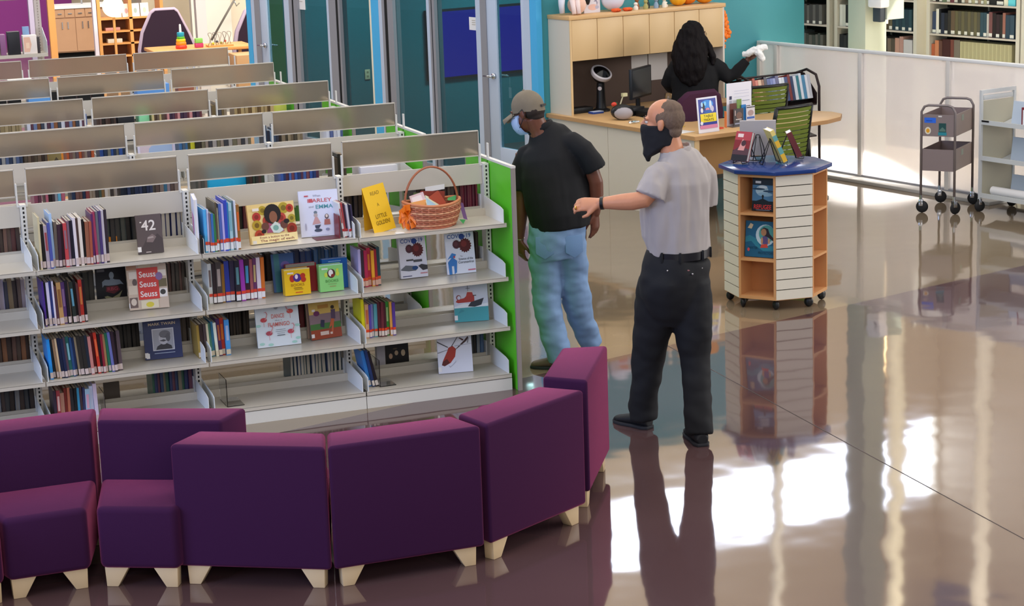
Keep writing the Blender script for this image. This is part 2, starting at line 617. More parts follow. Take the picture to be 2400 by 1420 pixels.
def range_unit(Yc, xr, n, label, right_panel=True):
    r = thing('bookcase_range', label, 'bookcase', (xr, Yc, 0), 0, 'double sided bookcase ranges')
    for k in range(n + 1):
        u = cached('up', g_upright, 'upright', SHELF_L, r); u.location.x = -k * MODW
        s = cached('sl', g_slots, 'slot_strip', SLOT, u); s.location = (0, 0, 0)
        b = cached('cb', g_canopy_bracket, 'canopy_bracket', SHELF_L, r); b.location.x = -k * MODW
    for k in range(n):
        x = -k * MODW
        for f in (True, False):
            for i, z in enumerate(LV):
                s = cached('sh%d' % f, lambda: g_shelf(f), 'shelf', SHELF, r); s.location = (x, 0, z)
                for bx in (-0.017, -MODW + 0.017):
                    b = cached('br%d' % f, lambda: g_bracket(f), 'side_bracket', BK, s); b.location = (bx, 0, 0)
            sg = 1 if f else -1
            y0, y1 = sorted((-0.357 * sg, -0.345 * sg))
            kp = cached('kick%d' % f, lambda: G().box(-MODW + 0.002, -0.002, y0, y1, 0.0, 0.071), 'kick_plate', SHELF_L, r); kp.location.x = x
        kb = cached('kb', lambda: G().box(-MODW, 0, -0.34, 0.34, 0.004, 0.078), 'base_core', DARK, r); kb.location.x = x
        rl = cached('rail', lambda: G().box(-MODW + 0.018, -0.018, -0.006, 0.006, 1.186, 1.307), 'back_rail', SHELF, r); rl.location.x = x
        cp = cached('canopy', lambda: G().box(-MODW + 0.035, -0.035, -0.004, 0.004, 1.356, 1.502), 'canopy_panel', FROST, r); cp.location.x = x
        def fr():
            g = G()
            a, b = -MODW + 0.03, -0.03
            for z in (1.352, 1.500):
                g.box(a, b, -0.007, 0.007, z, z + 0.006)
            for q in (a, b - 0.004):
                g.box(q, q + 0.004, -0.007, 0.007, 1.352, 1.506)
            return g
        cf_ = cached('cfr', fr, 'canopy_trim', SHELF, cp); cf_.location.x = 0
    if right_panel:
        ep = G().box(0.022, 0.046, -0.385, 0.385, 0.0, 1.325).build('end_panel', GREEN, r)
        G().box(0.0215, 0.0465, -0.40, -0.385, 0.0, 1.325).build('edge_band', GEDGE, ep)
        G().box(0.0215, 0.0465, 0.385, 0.40, 0.0, 1.325).build('edge_band', GEDGE, ep)
        G().box(0.020, 0.048, -0.40, 0.40, 1.325, 1.338).build('top_edge', SHELF_L, ep)
    return r

XR = 4.032
names = ['nearest beige double sided bookcase range with lime green end panel, behind the purple seats',
         'second bookcase range from the front, frosted canopy panels on top',
         'third bookcase range from the front, frosted canopy panels on top',
         'fourth bookcase range from the front, frosted canopy panels on top',
         'rearmost of the five low bookcase ranges, before the toys']
for k in range(5):
    range_unit(11.16 + 1.62 * k, XR, 4, names[k], k < 4)

# ---------------------------------------------------------------- books
def unit_cover():
    g = G()
    g.box(-0.5, 0.5, -0.5, -0.44, 0, 1)
    g.box(-0.5, -0.40, -0.44, 0.5, 0, 1)
    g.box(0.40, 0.5, -0.44, 0.5, 0, 1)
    return g

def unit_pages():
    g = G()
    g.box(-0.4, 0.4, -0.44, 0.46, 0.015, 0.985)
    return g

def unit_band(z0, z1):
    return G().box(-0.46, 0.46, -0.512, -0.5, z0, z1)

def proto(gm, name):
    me = bpy.data.meshes.new(name)
    me.from_pydata(gm.v, [], gm.f)
    me.materials.append(PAPER)
    return me
ME_COVER = proto(unit_cover(), 'book_cover')
ME_PAGES = proto(unit_pages(), 'book_pages')
ME_LABEL = proto(unit_band(0.03, 0.17), 'spine_label')
ME_BAND = proto(unit_band(0.18, 0.25), 'spine_band')
ME_TITLE = proto(unit_band(0.34, 0.86).box(-0.2, 0.2, -0.514, -0.5, 0.4, 0.8), 'spine_title')
ME_TITLE2 = proto(G().box(-0.28, 0.28, -0.512, -0.5, 0.42, 0.84), 'spine_title')

def cname(c):
    r, gg, b = hexc(c) if isinstance(c, str) else c
    mx, mn = max(r, gg, b), min(r, gg, b)
    if mx < 50: return 'black'
    if mx - mn < 28:
        return 'white' if mn > 205 else 'pale grey' if mn > 150 else 'grey' if mn > 85 else 'dark grey'
    import colorsys
    h, l, s = colorsys.rgb_to_hls(r / 255, gg / 255, b / 255)
    h *= 360
    dk = 'dark ' if l < 0.27 else 'pale ' if l > 0.72 else ''
    if h < 14 or h >= 345: n = 'red' if l < 0.72 else 'pink'
    elif h < 42: n = 'brown' if l < 0.5 and s < 0.75 else 'orange' if l < 0.65 and s > 0.6 else 'tan'
    elif h < 66: n = 'yellow' if s > 0.45 else 'olive'
    elif h < 165: n = 'green'
    elif h < 195: n = 'teal'
    elif h < 255: n = 'blue'
    elif h < 300: n = 'purple'
    else: n = 'magenta' if s > 0.35 else 'mauve'
    return dk + n

_U = ['first', 'second', 'third', 'fourth', 'fifth', 'sixth', 'seventh', 'eighth', 'ninth']
_T = ['tenth', 'eleventh', 'twelfth', 'thirteenth', 'fourteenth', 'fifteenth', 'sixteenth', 'seventeenth', 'eighteenth', 'nineteenth']
ORD = _U + _T
for _t, _o in (('twenty', 'twentieth'), ('thirty', 'thirtieth'), ('forty', 'fortieth')):
    ORD += [_o] + [_t + '-' + q for q in _U]

def setm(o, m):
    o.material_slots[0].link = 'OBJECT'
    o.material_slots[0].material = m

def add_child(me, name, parent, m):
    o = bpy.data.objects.new(name, me)
    COL.objects.link(o)
    o.parent = parent
    setm(o, m)
    return o

def book(label, group, x, y, z, w, d, h, c, rz=0.0, lean=0.0, tag_c=None, band=None, title=None, parts=True, name='book', pages=PAPER, tip=0.0):
    o = bpy.data.objects.new(name, ME_COVER)
    COL.objects.link(o)
    setm(o, cmat(c, 0.35))
    o.location = (x, y, z)
    o.rotation_euler = (tip, lean, rz)
    o.scale = (w, d, h)
    tag(o, label, 'book', group)
    if parts:
        add_child(ME_PAGES, 'pages', o, pages)
        if tag_c: add_child(ME_LABEL, 'spine_label', o, cmat(tag_c))
        if band: add_child(ME_BAND, 'spine_band', o, cmat(band))
        if title: add_child(ME_TITLE2, 'spine_title', o, cmat(title))
    return o

def shade_pages(c):  # page colour darkened towards brown for the shade inside the shelves
    r = hexc(c)
    return tuple(int(q * .75 + w_ * .25) for q, w_ in zip(r, (150, 128, 108)))

def row(spec, x0, x1, yspine, z, desc, group, depth=0.2, back=False, lean=0.0, tag_c='c9b8b4', band=None, jit=0.012, white=False):
    """spec: list of (relative width, height, colour[, title colour])"""
    tot = sum(s[0] for s in spec)
    x = x0
    for i, s in enumerate(spec):
        w = (x1 - x0) * s[0] / tot
        h, c = s[1], s[2]
        t = s[3] if len(s) > 3 else None
        d = depth * (0.92 + 0.16 * random.random())
        dy = random.uniform(-jit, jit)
        ln = lean + random.uniform(-0.02, 0.02)
        lab = '%s book from the left, %s, %s' % (ORD[i], cname(c), desc)
        y = yspine + (d / 2 if not back else -d / 2) + dy
        off = max(0.0, abs(math.sin(ln)) * w * 0.5)
        o = book(lab, group, x + w / 2 - math.sin(ln) * h * 0.5, y, z + off + 0.001, w * 0.93, d, h, c, PI if back else 0.0, ln if not back else -ln,
                 tag_c if not back else None, band if not back else None, t if not back else None,
                 pages=PAPER if (white or not back) else cmat(shade_pages(c)))
        x += w

g_spine = 'spine-out books on the nearest range'
R1a = [(0.7, .285, 'cfc29a'), (1.2, .245, '1f1d1c'), (1.2, .235, 'b9aab4', 'a84a50'), (1, .25, '4a55a0'), (0.9, .295, 'a9c8ea'), (1.1, .25, '6e6258'),
       (1.1, .235, '3c2433'), (0.9, .235, '33202d'), (1.2, .24, 'c2464b', '8c6a78'), (0.8, .25, '7a5f72'), (1.2, .25, '1e1c2c'), (1, .265, 'dfd6dc'),
       (0.8, .26, '4c3a38'), (1.1, .262, 'e8dfd6'), (0.9, .25, '191618'), (1.3, .235, '9a6048'), (0.9, .235, 'a5553f'), (0.7, .275, '5a2860'),
       (0.9, .285, 'a23c5c'), (0.9, .285, '7c808c'), (0.9, .288, '4a3a70'), (0.9, .29, 'cbc6d4'), (1.1, .29, '332b38')]
row(R1a, 1.362, 1.735, 10.83, LV[0], 'row left of the face-out number book', g_spine, 0.19, tag_c='cbb9b6')
R2a = [(0.6, .25, '4b2f86'), (0.7, .235, '16242c'), (1, .24, 'd9d4ee'), (0.8, .245, '2e3a72'), (0.6, .245, 'd6cfe0'), (0.9, .215, '5c3a45'),
       (1.5, .235, 'b78d58', '8a5c30'), (1.3, .23, '6a4a92', '9b7ab8'), (0.9, .24, '1c1820'), (0.6, .23, '7d6a60'), (1.2, .23, '28302c', '5a92a8'),
       (0.8, .24, '1a1518'), (0.7, .22, '5a3030'), (1.3, .235, 'b8352e', 'd07a44'), (0.9, .235, '20161a')]
row(R2a, 1.362, 1.592, 10.86, LV[1], 'row left of the red collage book', g_spine, 0.18, lean=-0.03)
R3a = [(1, .225, '2a8fe0'), (0.9, .215, '24303a'), (0.8, .22, '9a7c60'), (0.6, .225, 'd2b690'), (1.1, .225, '1a2440'), (0.9, .22, '202a4a'),
       (0.7, .225, '5c4a60'), (1.1, .225, '2d6a66', '86c0d0'), (0.8, .22, '2a4a78'), (0.8, .215, '2a3e70'), (0.7, .22, '8a7c64'), (1.2, .225, '33302c'),
       (1.2, .22, '2c2a28'), (0.9, .22, '2f3c50'), (1, .215, 'c27e78'), (1, .23, '5a1c20'), (1, .232, 'c63a2a', 'e06a3a'), (0.9, .22, '2a1c20'),
       (0.8, .22, '8a2434'), (0.8, .215, 'c09a72'), (0.9, .22, '2e7a5a'), (0.9, .225, '6a70b0'), (1, .228, '33242e'), (0.7, .22, '1c161c'), (1.2, .225, '5e5058')]
row(R3a, 1.362, 1.762, 10.86, LV[2], 'row left of the navy portrait book', g_spine, 0.18, lean=-0.05)
R4a = [(0.9, .2, '3a3040'), (1.2, .2, 'a04048', 'd8b0a8'), (1.3, .18, 'c09080'), (0.9, .205, '7a2c28'), (0.9, .205, 'c8745a'), (1, .2, '2c2c30'), (1, .2, '1a1c20'),
       (0.8, .2, '3a94c0'), (0.9, .205, '5c4650'), (0.7, .2, '3a4068'), (1.5, .19, 'a8cbe6', 'e0a8c0'), (1.1, .2, 'd2dcf2'), (1.2, .215, 'd8c8e0')]
row(R4a, 1.38, 1.62, 10.93, LV[3], 'lowest row above the purple seat', g_spine, 0.18)
R1b = [(1.1, .24, '58b4ea'), (0.7, .24, 'c8cbe8'), (0.8, .22, '7a6c80'), (1, .215, '3c70b4'), (0.9, .21, '3f8a56'), (0.8, .275, '5c5240'), (0.6, .24, 'dfe0c8'),
       (1.1, .265, '5a70b2'), (0.8, .265, 'b8aee0'), (1.3, .285, '3a4cb8'), (0.7, .27, '3c9fdc'), (1.3, .265, 'a9d0dc', '7ab0c0'), (0.9, .275, '6a8890'), (0.8, .275, 'd2d6e2'),
       (1.3, .25, '9a6a34', 'd8662c')]
row(R1b, 2.262, 2.462, 10.83, LV[0], 'row beside the big white edge-on book', g_spine, 0.21, tag_c='dfe2e6', band='d8492c')
R2b = [(1, .23, 'd8dcd8', '7a6860'), (0.9, .23, '33282a'), (1.5, .235, '4a4240', 'a89890'), (0.8, .22, '9a7030'), (1.3, .235, '33409a'), (1.2, .235, '3a3248'),
       (1.3, .235, '2c2a34', '5a8890'), (1.2, .237, '9a3aa8'), (1.4, .235, '3c2234', '4a9ac8'), (0.8, .232, 'a05a5c'), (1, .235, '6a3a66', 'c0a870'), (1.1, .237, 'dccfdc'), (1, .235, 'd0702c')]
row(R2b, 2.29, 2.615, 10.95, LV[1], 'row left of the yellow box set', g_spine, 0.16, tag_c='e4e4ea', band='d8452e')
R3b = [(0.8, .19, 'a88a40'), (1.1, .195, '3a2c28'), (0.9, .195, '4c4040'), (0.7, .195, 'd0c8a8'), (0.8, .195, '4a8070'), (0.8, .2, '3a7aa0'), (0.9, .195, 'dfe4d4'),
       (1.1, .215, '4a2c58', 'a85a34'), (1.2, .215, 'c03a2a', 'e07a2a'), (1.5, .205, '4a98dc', 'a8b8d8')]
row(R3b, 2.2, 2.385, 10.93, LV[2], 'row left of the flamingo book', g_spine, 0.17, lean=-0.03, tag_c='d4c8b4')
R1c = [(0.6, .20, 'e2e2e4', 'b84a4c'), (0.6, .2, 'b24848'), (0.7, .195, '4a2c3c'), (0.6, .19, 'c8c4cc'), (0.8, .19, '2c2c48'), (0.6, .185, '3a3450')]
row(R1c, 3.05, 3.125, 10.86, LV[0], 'short row right of the white picture book', g_spine, 0.15, lean=-0.1, tag_c='dcdcdc', band='b83a3a')
R2c = [(0.8, .225, 'b9b0dc'), (0.9, .215, '3a2c34'), (1, .215, 'b02c50'), (1.1, .225, 'b8304a', 'e08a3a'), (0.9, .21, 'e0a030'), (0.8, .215, '9a2430'), (1, .225, '2c4a50')]
row(R2c, 3.165, 3.30, 10.96, LV[1], 'row left of the virus books', g_spine, 0.16, tag_c='cfa898', band='d0502c')
R3c = [(0.9, .23, 'e6e020'), (1, .2, 'd0a078', 'c0603c'), (0.7, .195, '5a48a0'), (0.8, .195, '8a90c8'), (1, .195, '60a8b0'), (0.8, .205, '5a2830'), (0.8, .205, '6a2c34'),
       (0.7, .2, '4c2028'), (1, .2, '3c9a40', 'a8d090'), (0.7, .2, 'd89a48'), (0.9, .195, '5a3c90')]
row(R3c, 3.165, 3.365, 10.93, LV[2], 'orange banded row below the virus books', g_spine, 0.17, tag_c='dcd0cc', band='e0441c')
R4c = [(1, .22, '3a80c8'), (0.8, .225, '25386a'), (1, .215, '241c24')]
row(R4c, 3.158, 3.215, 10.9, LV[3], 'slanted row beside the acrylic bookend', g_spine, 0.16, lean=-0.2, tag_c='d8d0cc')

# rear-side books of the nearest range, seen from behind through the open back
g_rear = 'rear-side books of the nearest range'
def rear(x0, x1, z, n, cols, desc, h=0.19, yb=11.23, dep=0.17, jit=.012):
    spec = [(random.uniform(.8, 1.2), h + random.uniform(-.012, .008), cols[i % len(cols)]) for i in range(n)]
    row(spec, x0, x1, yb + dep, z, desc, g_rear, dep, back=True, jit=jit, white='white' in desc)
DK = ['2c2220', '3a2c28', '241c1c', '40302c', '332628']
WN = ['4a2830', '6a3a44', '5a3038', '3c2428', '7a4a50']
BW = ['1a4a58', '123a50', '1c3c6a', '1a5060']
rear(0.98, 1.315, LV[0], 15, ['4a3834', '5c2c34', '3c3030', '7a5a50'], 'seen from behind, far left, top shelf')
rear(0.95, 1.315, LV[1], 15, ['2c3450', '8a7a60', '3a3440', '5c4c4c', 'b8b0c8'], 'seen from behind, far left, second shelf', .2)
rear(0.92, 1.315, LV[2], 15, ['4a3c38', '8a5838', '3a2c2c', '6a4a40'], 'seen from behind, far left, third shelf', .2)
rear(0.92, 1.315, LV[3], 14, ['3a4450', '2a2428', '8a9098', '3a3034'], 'seen from behind, far left, bottom shelf', .2)
rear(1.74, 1.97, LV[0], 7, ['24282a', '3a4442', '1c1c20'], 'seen from behind left of number book')
rear(2.07, 2.235, LV[0], 6, ['222a58', '2a3060'], 'white paged, right of the number book')
rear(1.42, 1.70, LV[1], 8, ['1c2422', '262a28'], 'from behind, left of black poster book', .2)
rear(2.10, 2.235, LV[1], 7, ['3a3834', '6a4c48', '4a4440'], 'from behind, right of red collage book', .2)
rear(1.74, 1.93, LV[2], 8, ['1c1c1c', '242424'], 'from behind, left of navy portrait book', .2)
rear(2.13, 2.235, LV[2], 4, ['6a6058', '504840'], 'from behind, right of navy portrait book', .2)
rear(1.98, 2.235, LV[3], 14, ['2a6a5a', '2a3c7a', '6a3c5a', '2c4a80', '8a8474'], 'colourful thin row seen from behind, bottom', .17)
rear(2.50, 2.60, LV[0], 4, ['1c2426', '6a2c3c'], 'from behind, left of buttons picture book')
rear(2.63, 2.72, LV[1], 3, ['241c1a', '382c28'], 'from behind, left of yellow box set', .2)
rear(2.74, 2.97, LV[1], 7, ['2a4a8a', '26325a', '384a80'], 'from behind, above the yellow box set', .2)
rear(2.98, 3.13, LV[1], 7, ['4a78b0', '2a4a6a', '34507a'], 'from behind, above the green box set', .2)
rear(2.42, 2.57, LV[2], 8, ['241e1a', '33281f'], 'from behind, left of the flamingo book', .2)
rear(2.82, 2.87, LV[2], 2, ['1c5ab0', '2a2c30'], 'between the flamingo and sports books', .2)
rear(2.87, 3.09, LV[2], 7, ['7a2c34', '4a4438', '8a7a50', '2a221c'], 'from behind, above the sports book', .2)
rear(2.80, 3.135, LV[3], 15, BW, 'white paged, from behind, middle bottom shelf', .175)
rear(3.165, 3.29, LV[0], 5, ['1c1a20', '2c2c3a'], 'from behind, left of the yellow sign')
rear(3.40, 3.44, LV[0], 2, ['1c5058', '15484c'], 'between the yellow sign and the basket')
rear(3.62, 3.90, LV[0], 10, ['2c2426', '4a3c38', '3a2c30'], 'from behind, above the basket')
rear(3.90, 4.005, LV[0], 8, ['6a2438', '8a3048', '5a2034'], 'from behind, right of the basket')
rear(3.88, 4.0, LV[1], 6, ['4a4034', '2c241e'], 'from behind, right of second virus book', .2)
rear(3.86, 4.005, LV[3], 8, ['3a4044', '1c1c20', '8a98a4', '4a70a0'], 'from behind, right of the helicopter book', .18)
# ================================================================ FACE-OUT BOOKS AND CARDS
def print_mesh(decor, w, h, parent, name='cover_print', y0=-0.0006):
    g = G()
    mats, idx = [], {}
    def mi(c):
        if c not in idx:
            idx[c] = len(mats)
            mats.append(cmat(c, 0.4))
        return idx[c]
    for k, d in enumerate(decor):
        y = y0 - 0.00022 * k
        X = lambda u: (u - 0.5) * w
        Z = lambda v: v * h
        if d[0] == 'r':
            _, a, b, c, e, col = d
            pts = [(a, b), (c, b), (c, e), (a, e)]
        elif d[0] == 'e':
            _, a, b, c, e, col = d
            pts = [(a + c * math.cos(2 * PI * i / 20), b + e * math.sin(2 * PI * i / 20)) for i in range(20)]
        elif d[0] == 'p':
            pts, col = d[1], d[2]
        elif d[0] == 't':
            _, s, a, b, hh, ww, col = d
            T = Matrix(((1, 0, 0, X(a)), (0, 0, -1, y), (0, 1, 0, Z(b)), (0, 0, 0, 1)))
            text_geo(g, s, hh * h, ww * w, mi(col), T, 0.012)
            continue
        g.add([(X(u), y, Z(v)) for u, v in pts], [tuple(range(len(pts)))], mi(col))
    return g.build(name, mats, parent)

def flat_book(label, x0, y0, x1, y1, z, h, t, tilt, c, decor, spine=None, cat='book', name='display_book', sticker=True):
    w = math.hypot(x1 - x0, y1 - y0)
    g = G()
    g.box(-w / 2, w / 2, 0, 0.0025, 0, h)
    g.box(-w / 2, w / 2, t - 0.0025, t, 0, h)
    g.box(-w / 2, -w / 2 + 0.0025, 0.0025, t - 0.0025, 0, h)
    o = g.build(name, cmat(c, 0.35))
    o.location = ((x0 + x1) / 2, (y0 + y1) / 2, z + t * math.sin(math.radians(tilt)) + 0.001)
    o.rotation_euler = (-math.radians(tilt), 0, math.atan2(y1 - y0, x1 - x0))
    tag(o, label, cat)
    G().box(-w / 2 + 0.0026, w / 2 - 0.003, 0.0026, t - 0.0026, 0.003, h - 0.003).build('pages', PAPERW, o)
    if decor:
        print_mesh(decor, w, h, o)
    if sticker:
        G().box(-w / 2 - 0.0006, -w / 2 + 0.018, -0.0014, t * 0.8, 0.012, 0.04).build('spine_label', PAPERW, o)
    return o

def splat(cu, cv, r, asp, col, n=16, sp=0.22):
    return ('p', [(cu + r * (1 + (sp if i % 2 else 0)) * math.cos(PI * i / n), cv + asp * r * (1 + (sp if i % 2 else 0)) * math.sin(PI * i / n)) for i in range(2 * n)], col)

flat_book('dark brown book showing the white number 42, face-out on the top shelf', 1.914, 10.962, 2.056, 10.962, LV[0], 0.215, 0.018, 8, '594c4d',
          [('p', [(0, 0), (1, 0), (1, .35), (.8, .5), (.6, .38), (.4, .42), (.2, .2)], '453a3c'), ('p', [(.35, .3), (.6, .28), (.75, .42), (.6, .5), (.4, .42)], '7d6c6c'),
           ('p', [(.4, .38), (.65, .4), (.62, .44), (.42, .42)], 'a89a98'), ('t', '42', .2, .6, .26, .55, 'e9e2de'), ('r', .15, .8, .22, .83, 'e9e2de'), ('r', .3, .03, .5, .05, 'c9bcb8')])
C = '7d5f45'
flat_book('red and white collage book with its red title printed three times', 1.849, 11.0, 2.068, 10.985, LV[1], 0.248, 0.022, 10, 'cdb8a4',
          [('r', 0, .9, .25, 1, 'b98a6a'), ('r', .3, .9, .6, 1, 'd9c9a8'), ('r', .05, .7, .25, .86, 'e9e0d4'), ('e', .18, .62, .06, .08, '5a4a48'), ('r', .02, .35, .24, .55, 'e2d2bc'),
           ('r', .02, .05, .22, .28, '6a5450'), ('e', .12, .18, .07, .08, 'd8c8b8'), ('r', .78, .72, .98, .86, 'efe6da'), ('r', .78, .48, .98, .66, '6c6040'), ('r', .76, .25, .98, .44, 'efe8e2'),
           ('e', .87, .36, .07, .06, '2c2a2a'), ('r', .3, .02, .74, .2, 'e2d6b8'), ('e', .52, .1, .1, .06, 'd8c83a'), ('r', .25, .22, .78, .93, 'd42c28'),
           ('t', 'Seuss', .3, .72, .13, .42, 'f6f0ee'), ('t', 'Seuss', .3, .50, .13, .42, 'f6f0ee'), ('t', 'Seuss', .3, .28, .13, .42, 'f6f0ee'), ('e', .8, .72, .09, .09, '8a6aa4')])
flat_book('navy book with a grey portrait photograph and gold title, third shelf', 1.919, 11.02, 2.128, 11.005, LV[2], 0.238, 0.018, 8, '1f2c5c',
          [('t', 'MARK TWAIN', .14, .80, .065, .72, 'd8c4a0'), ('r', .3, .93, .7, .945, '7a86a8'), ('r', .22, .2, .8, .72, 'd0d2da'), ('r', .24, .22, .78, .7, 'a2a4ae'),
           ('p', [(.3, .22), (.74, .22), (.72, .3), (.6, .36), (.46, .36), (.34, .3)], '34343c'), ('e', .52, .48, .13, .145, 'c0c0c6'), ('e', .56, .58, .15, .09, '6a6a72'),
           ('e', .64, .5, .06, .1, '5c5c64'), ('p', [(.4, .43), (.52, .46), (.6, .43), (.52, .405)], '44444c'), ('r', .43, .515, .48, .525, '4a4a50'), ('r', .55, .515, .6, .525, '4a4a50'), ('r', .25, .13, .8, .145, 'a8b4cc'),
           ('r', .03, .03, .12, .15, 'e4e4e4')])
btn = []
for (a, b, r, c1, c2) in ((.32, .83, .09, 'b9a030', '8a7420'), (.77, .84, .11, 'b09a30', '7a6a20'), (.9, .82, .08, 'b83c2c', '7a2418'), (.18, .68, .09, 'b83a34', '8a2a24'), (.17, .47, .1, 'b89a2c', '7a5c18'),
                          (.4, .56, .1, 'b04030', '7a2a20'), (.7, .6, .1, 'b8443a', '8a2c24'), (.92, .56, .08, 'b09c34', '7c6c24'), (.2, .22, .1, 'b44428', '8a3018'), (.9, .3, .11, '9a3422', '702414')):
    btn += [('e', a, b, r, r * 1.3, c1), ('e', a, b, r * .5, r * .65, c2)]
flat_book('square picture book of a curly-haired girl among big red and olive buttons', 2.535, 10.905, 2.813, 10.935, LV[0], 0.222, 0.02, 10, 'e9cf8e',
          btn + [('e', .52, .72, .18, .25, '201a1c'), ('e', .53, .64, .085, .15, '8a5a44'), ('p', [(.36, .25), (.42, .5), (.5, .46), (.58, .46), (.66, .5), (.74, .25)], 'a05070'),
                 ('p', [(.5, .24), (.44, .4), (.56, .52), (.68, .42), (.72, .28), (.62, .22)], 'c9d6d2'), ('e', .56, .36, .06, .07, '7aa8a0'), ('e', .34, .42, .08, .1, '6a4036'), ('e', .74, .42, .08, .1, '6a4036'),
                 ('e', .3, .3, .05, .05, '241c20'), ('e', .8, .5, .06, .06, '241c20'), ('r', .02, 0, 1, .2, 'f0dca0'), ('t', 'From a button to the', .2, .12, .055, .62, '7a2a3c'),
                 ('t', 'The magic of each', .2, .035, .06, .72, '7a2a3c'), ('r', .1, .83, .24, .9, 'f0eae6'), ('r', .04, .01, .12, .09, 'dcd8d2')], sticker=False)
flat_book('big white picture book titled in red and teal with two small children drawn on it', 2.847, 10.975, 3.071, 10.955, LV[0], 0.262, 0.02, 9, 'd8dcf2',
          [('t', 'When', .36, .86, .045, .2, '8a90a8'), ('r', .25, .74, .35, .82, 'c84a58'), ('t', 'HARLEY', .22, .74, .08, .62, 'c0505c'), ('t', 'and', .24, .63, .04, .12, '8a90a0'), ('t', 'EMMA', .42, .6, .085, .44, '4f9aa8'),
           ('e', .4, .52, .045, .035, '6a7a8a'), ('e', .4, .46, .05, .04, 'b8a8a8'), ('p', [(.3, .26), (.38, .42), (.44, .42), (.52, .28), (.44, .27)], 'c89a9c'), ('p', [(.36, .24), (.52, .25), (.46, .17), (.38, .17)], '2c3450'),
           ('e', .44, .13, .1, .035, '3a4660'), ('e', .68, .42, .05, .055, '5a4a50'), ('e', .68, .43, .03, .035, 'e8d8d0'), ('p', [(.6, .24), (.62, .36), (.75, .36), (.76, .24)], 'b06a60'), ('e', .68, .14, .05, .03, '8a90b0'),
           ('e', .13, .22, .02, .08, 'a8a8c0'), ('e', .92, .26, .02, .07, 'b8b0c4'), ('r', .25, .02, .7, .03, 'b8bcd4'), ('r', .14, .87, .24, .9, 'c05060')], sticker=False)
G().box(0, 0.14, 0, 0.10, 0, 0.0022).build('bookend_foot', cmat('6a3a3c'), tag(G().box(0.134, 0.14, 0, 0.10, 0.0022, 0.13).build('bookend', cmat('7a2c34'), loc=(2.90, 10.85, LV[0] + 0.001)),
    'dark red metal bookend beside the big white picture book', 'bookend'))
# yellow card sign
ys = thing('card_sign', 'tall yellow folded card sign inviting to read, on the top shelf by the basket', 'sign', (3.332, 10.93, LV[0] + 0.002), math.atan2(0.075, 0.165))
ys.rotation_euler = (-math.radians(14), math.radians(-7), math.atan2(0.05, 0.165))
G().box(-0.075, 0.075, 0, 0.001, 0, 0.272).build('front_card', cmat('f0c020', 0.6), ys)
G().add([(-0.075, 0.001, 0.272), (0.075, 0.001, 0.272), (0.075, 0.10, 0.03), (-0.075, 0.10, 0.03)], [(0, 1, 2, 3)]).build('rear_flap', cmat('d8a418', 0.6), ys)
print_mesh([('t', 'READ', .3, .8, .075, .4, '9a7a10'), ('t', 'A', .46, .55, .07, .1, '9a7a10'), ('t', 'LITTLE', .26, .3, .085, .5, '8a6c10'), ('t', 'GOLDEN!', .2, .16, .085, .64, '7a5c0c')], 0.15, 0.272, ys, 'lettering')
tag(G().box(3.36, 3.41, 10.81, 10.835, LV[0] + .002, LV[0] + .004).build('paper_slip', PAPERW), 'small white paper slip on the shelf edge before the basket', 'paper')
# white shelf card
tag(G().prism([(3.655, 1.168), (3.775, 1.176), (3.775, 1.205), (3.655, 1.197)], 11.148, 11.151, 'y').build('shelf_card', PAPERW), 'white blank card stuck on the back rail above the basket', 'card')

# box sets and board books
def boxset(label, x0, y, x1, h, c, c2, decor, t=0.055):
    return flat_book(label, x0, y, x1, y, LV[1], h, t, 4, c, decor, cat='book', name='boxed_book_set', sticker=False)
boxset('yellow boxed set of little books with a red and purple logo', 2.722, 10.93, 2.872, 0.150, 'e8bc1c', 'f2d24a',
       [('r', .0, .96, 1, 1, 'e8d88a'), ('e', .3, .64, .1, .14, 'b8301c'), ('e', .5, .66, .16, .16, '4a2c84'), ('e', .47, .7, .06, .09, 'e8d8e0'), ('e', .72, .72, .1, .1, 'b8301c'), ('e', .74, .57, .1, .1, 'b8301c'),
        ('t', 'BOOKS', .24, .34, .1, .52, 'a87c0c'), ('r', .34, .26, .66, .29, '8a6a10'), ('r', .36, .2, .7, .23, 'a0800c'), ('r', .4, .08, .68, .12, 'd0641c'), ('r', .12, .82, .36, .88, 'e8e0d0')])
boxset('pale green boxed set of little books with a white dog logo', 2.928, 10.93, 3.068, 0.155, '8fd47c', 'b8e8b0',
       [('r', .0, .96, 1, 1, 'b4e6c8'), ('e', .5, .66, .17, .17, '4a2a28'), ('e', .48, .68, .1, .13, 'e8e4e0'), ('e', .56, .58, .08, .06, '8a3028'), ('e', .27, .62, .07, .09, 'c8d84c'), ('e', .76, .64, .08, .09, 'c8d84c'), ('e', .76, .77, .06, .06, 'c8d84c'),
        ('t', 'BOOKS', .24, .34, .1, .54, '5a9a50'), ('r', .34, .26, .7, .29, '8ab46a'), ('r', .4, .17, .66, .2, 'a0a060'), ('r', .1, .82, .36, .88, 'dfe8dc')])
flat_book('dark red boxed book standing behind the yellow box set', 2.75, 11.0, 2.93, 11.0, LV[1], 0.165, 0.04, 2, '8e1a20', [('r', 0, .9, .95, 1, '8a8474')], sticker=False)
flat_book('bright blue boxed book standing behind the pale green box set', 2.965, 11.0, 3.115, 11.0, LV[1], 0.175, 0.04, 2, '1860ac', [('r', .25, .9, .75, .93, '8ab4e0')], sticker=False)
flat_book('blue and teal comic leaning back above the yellow box set', 2.69, 11.06, 2.82, 11.06, LV[1], 0.22, 0.012, 10, '2a5a9c', [('r', .1, 0, .35, 1, '2f7a8a'), ('e', .6, .7, .2, .1, '6a5ab0')], sticker=False)
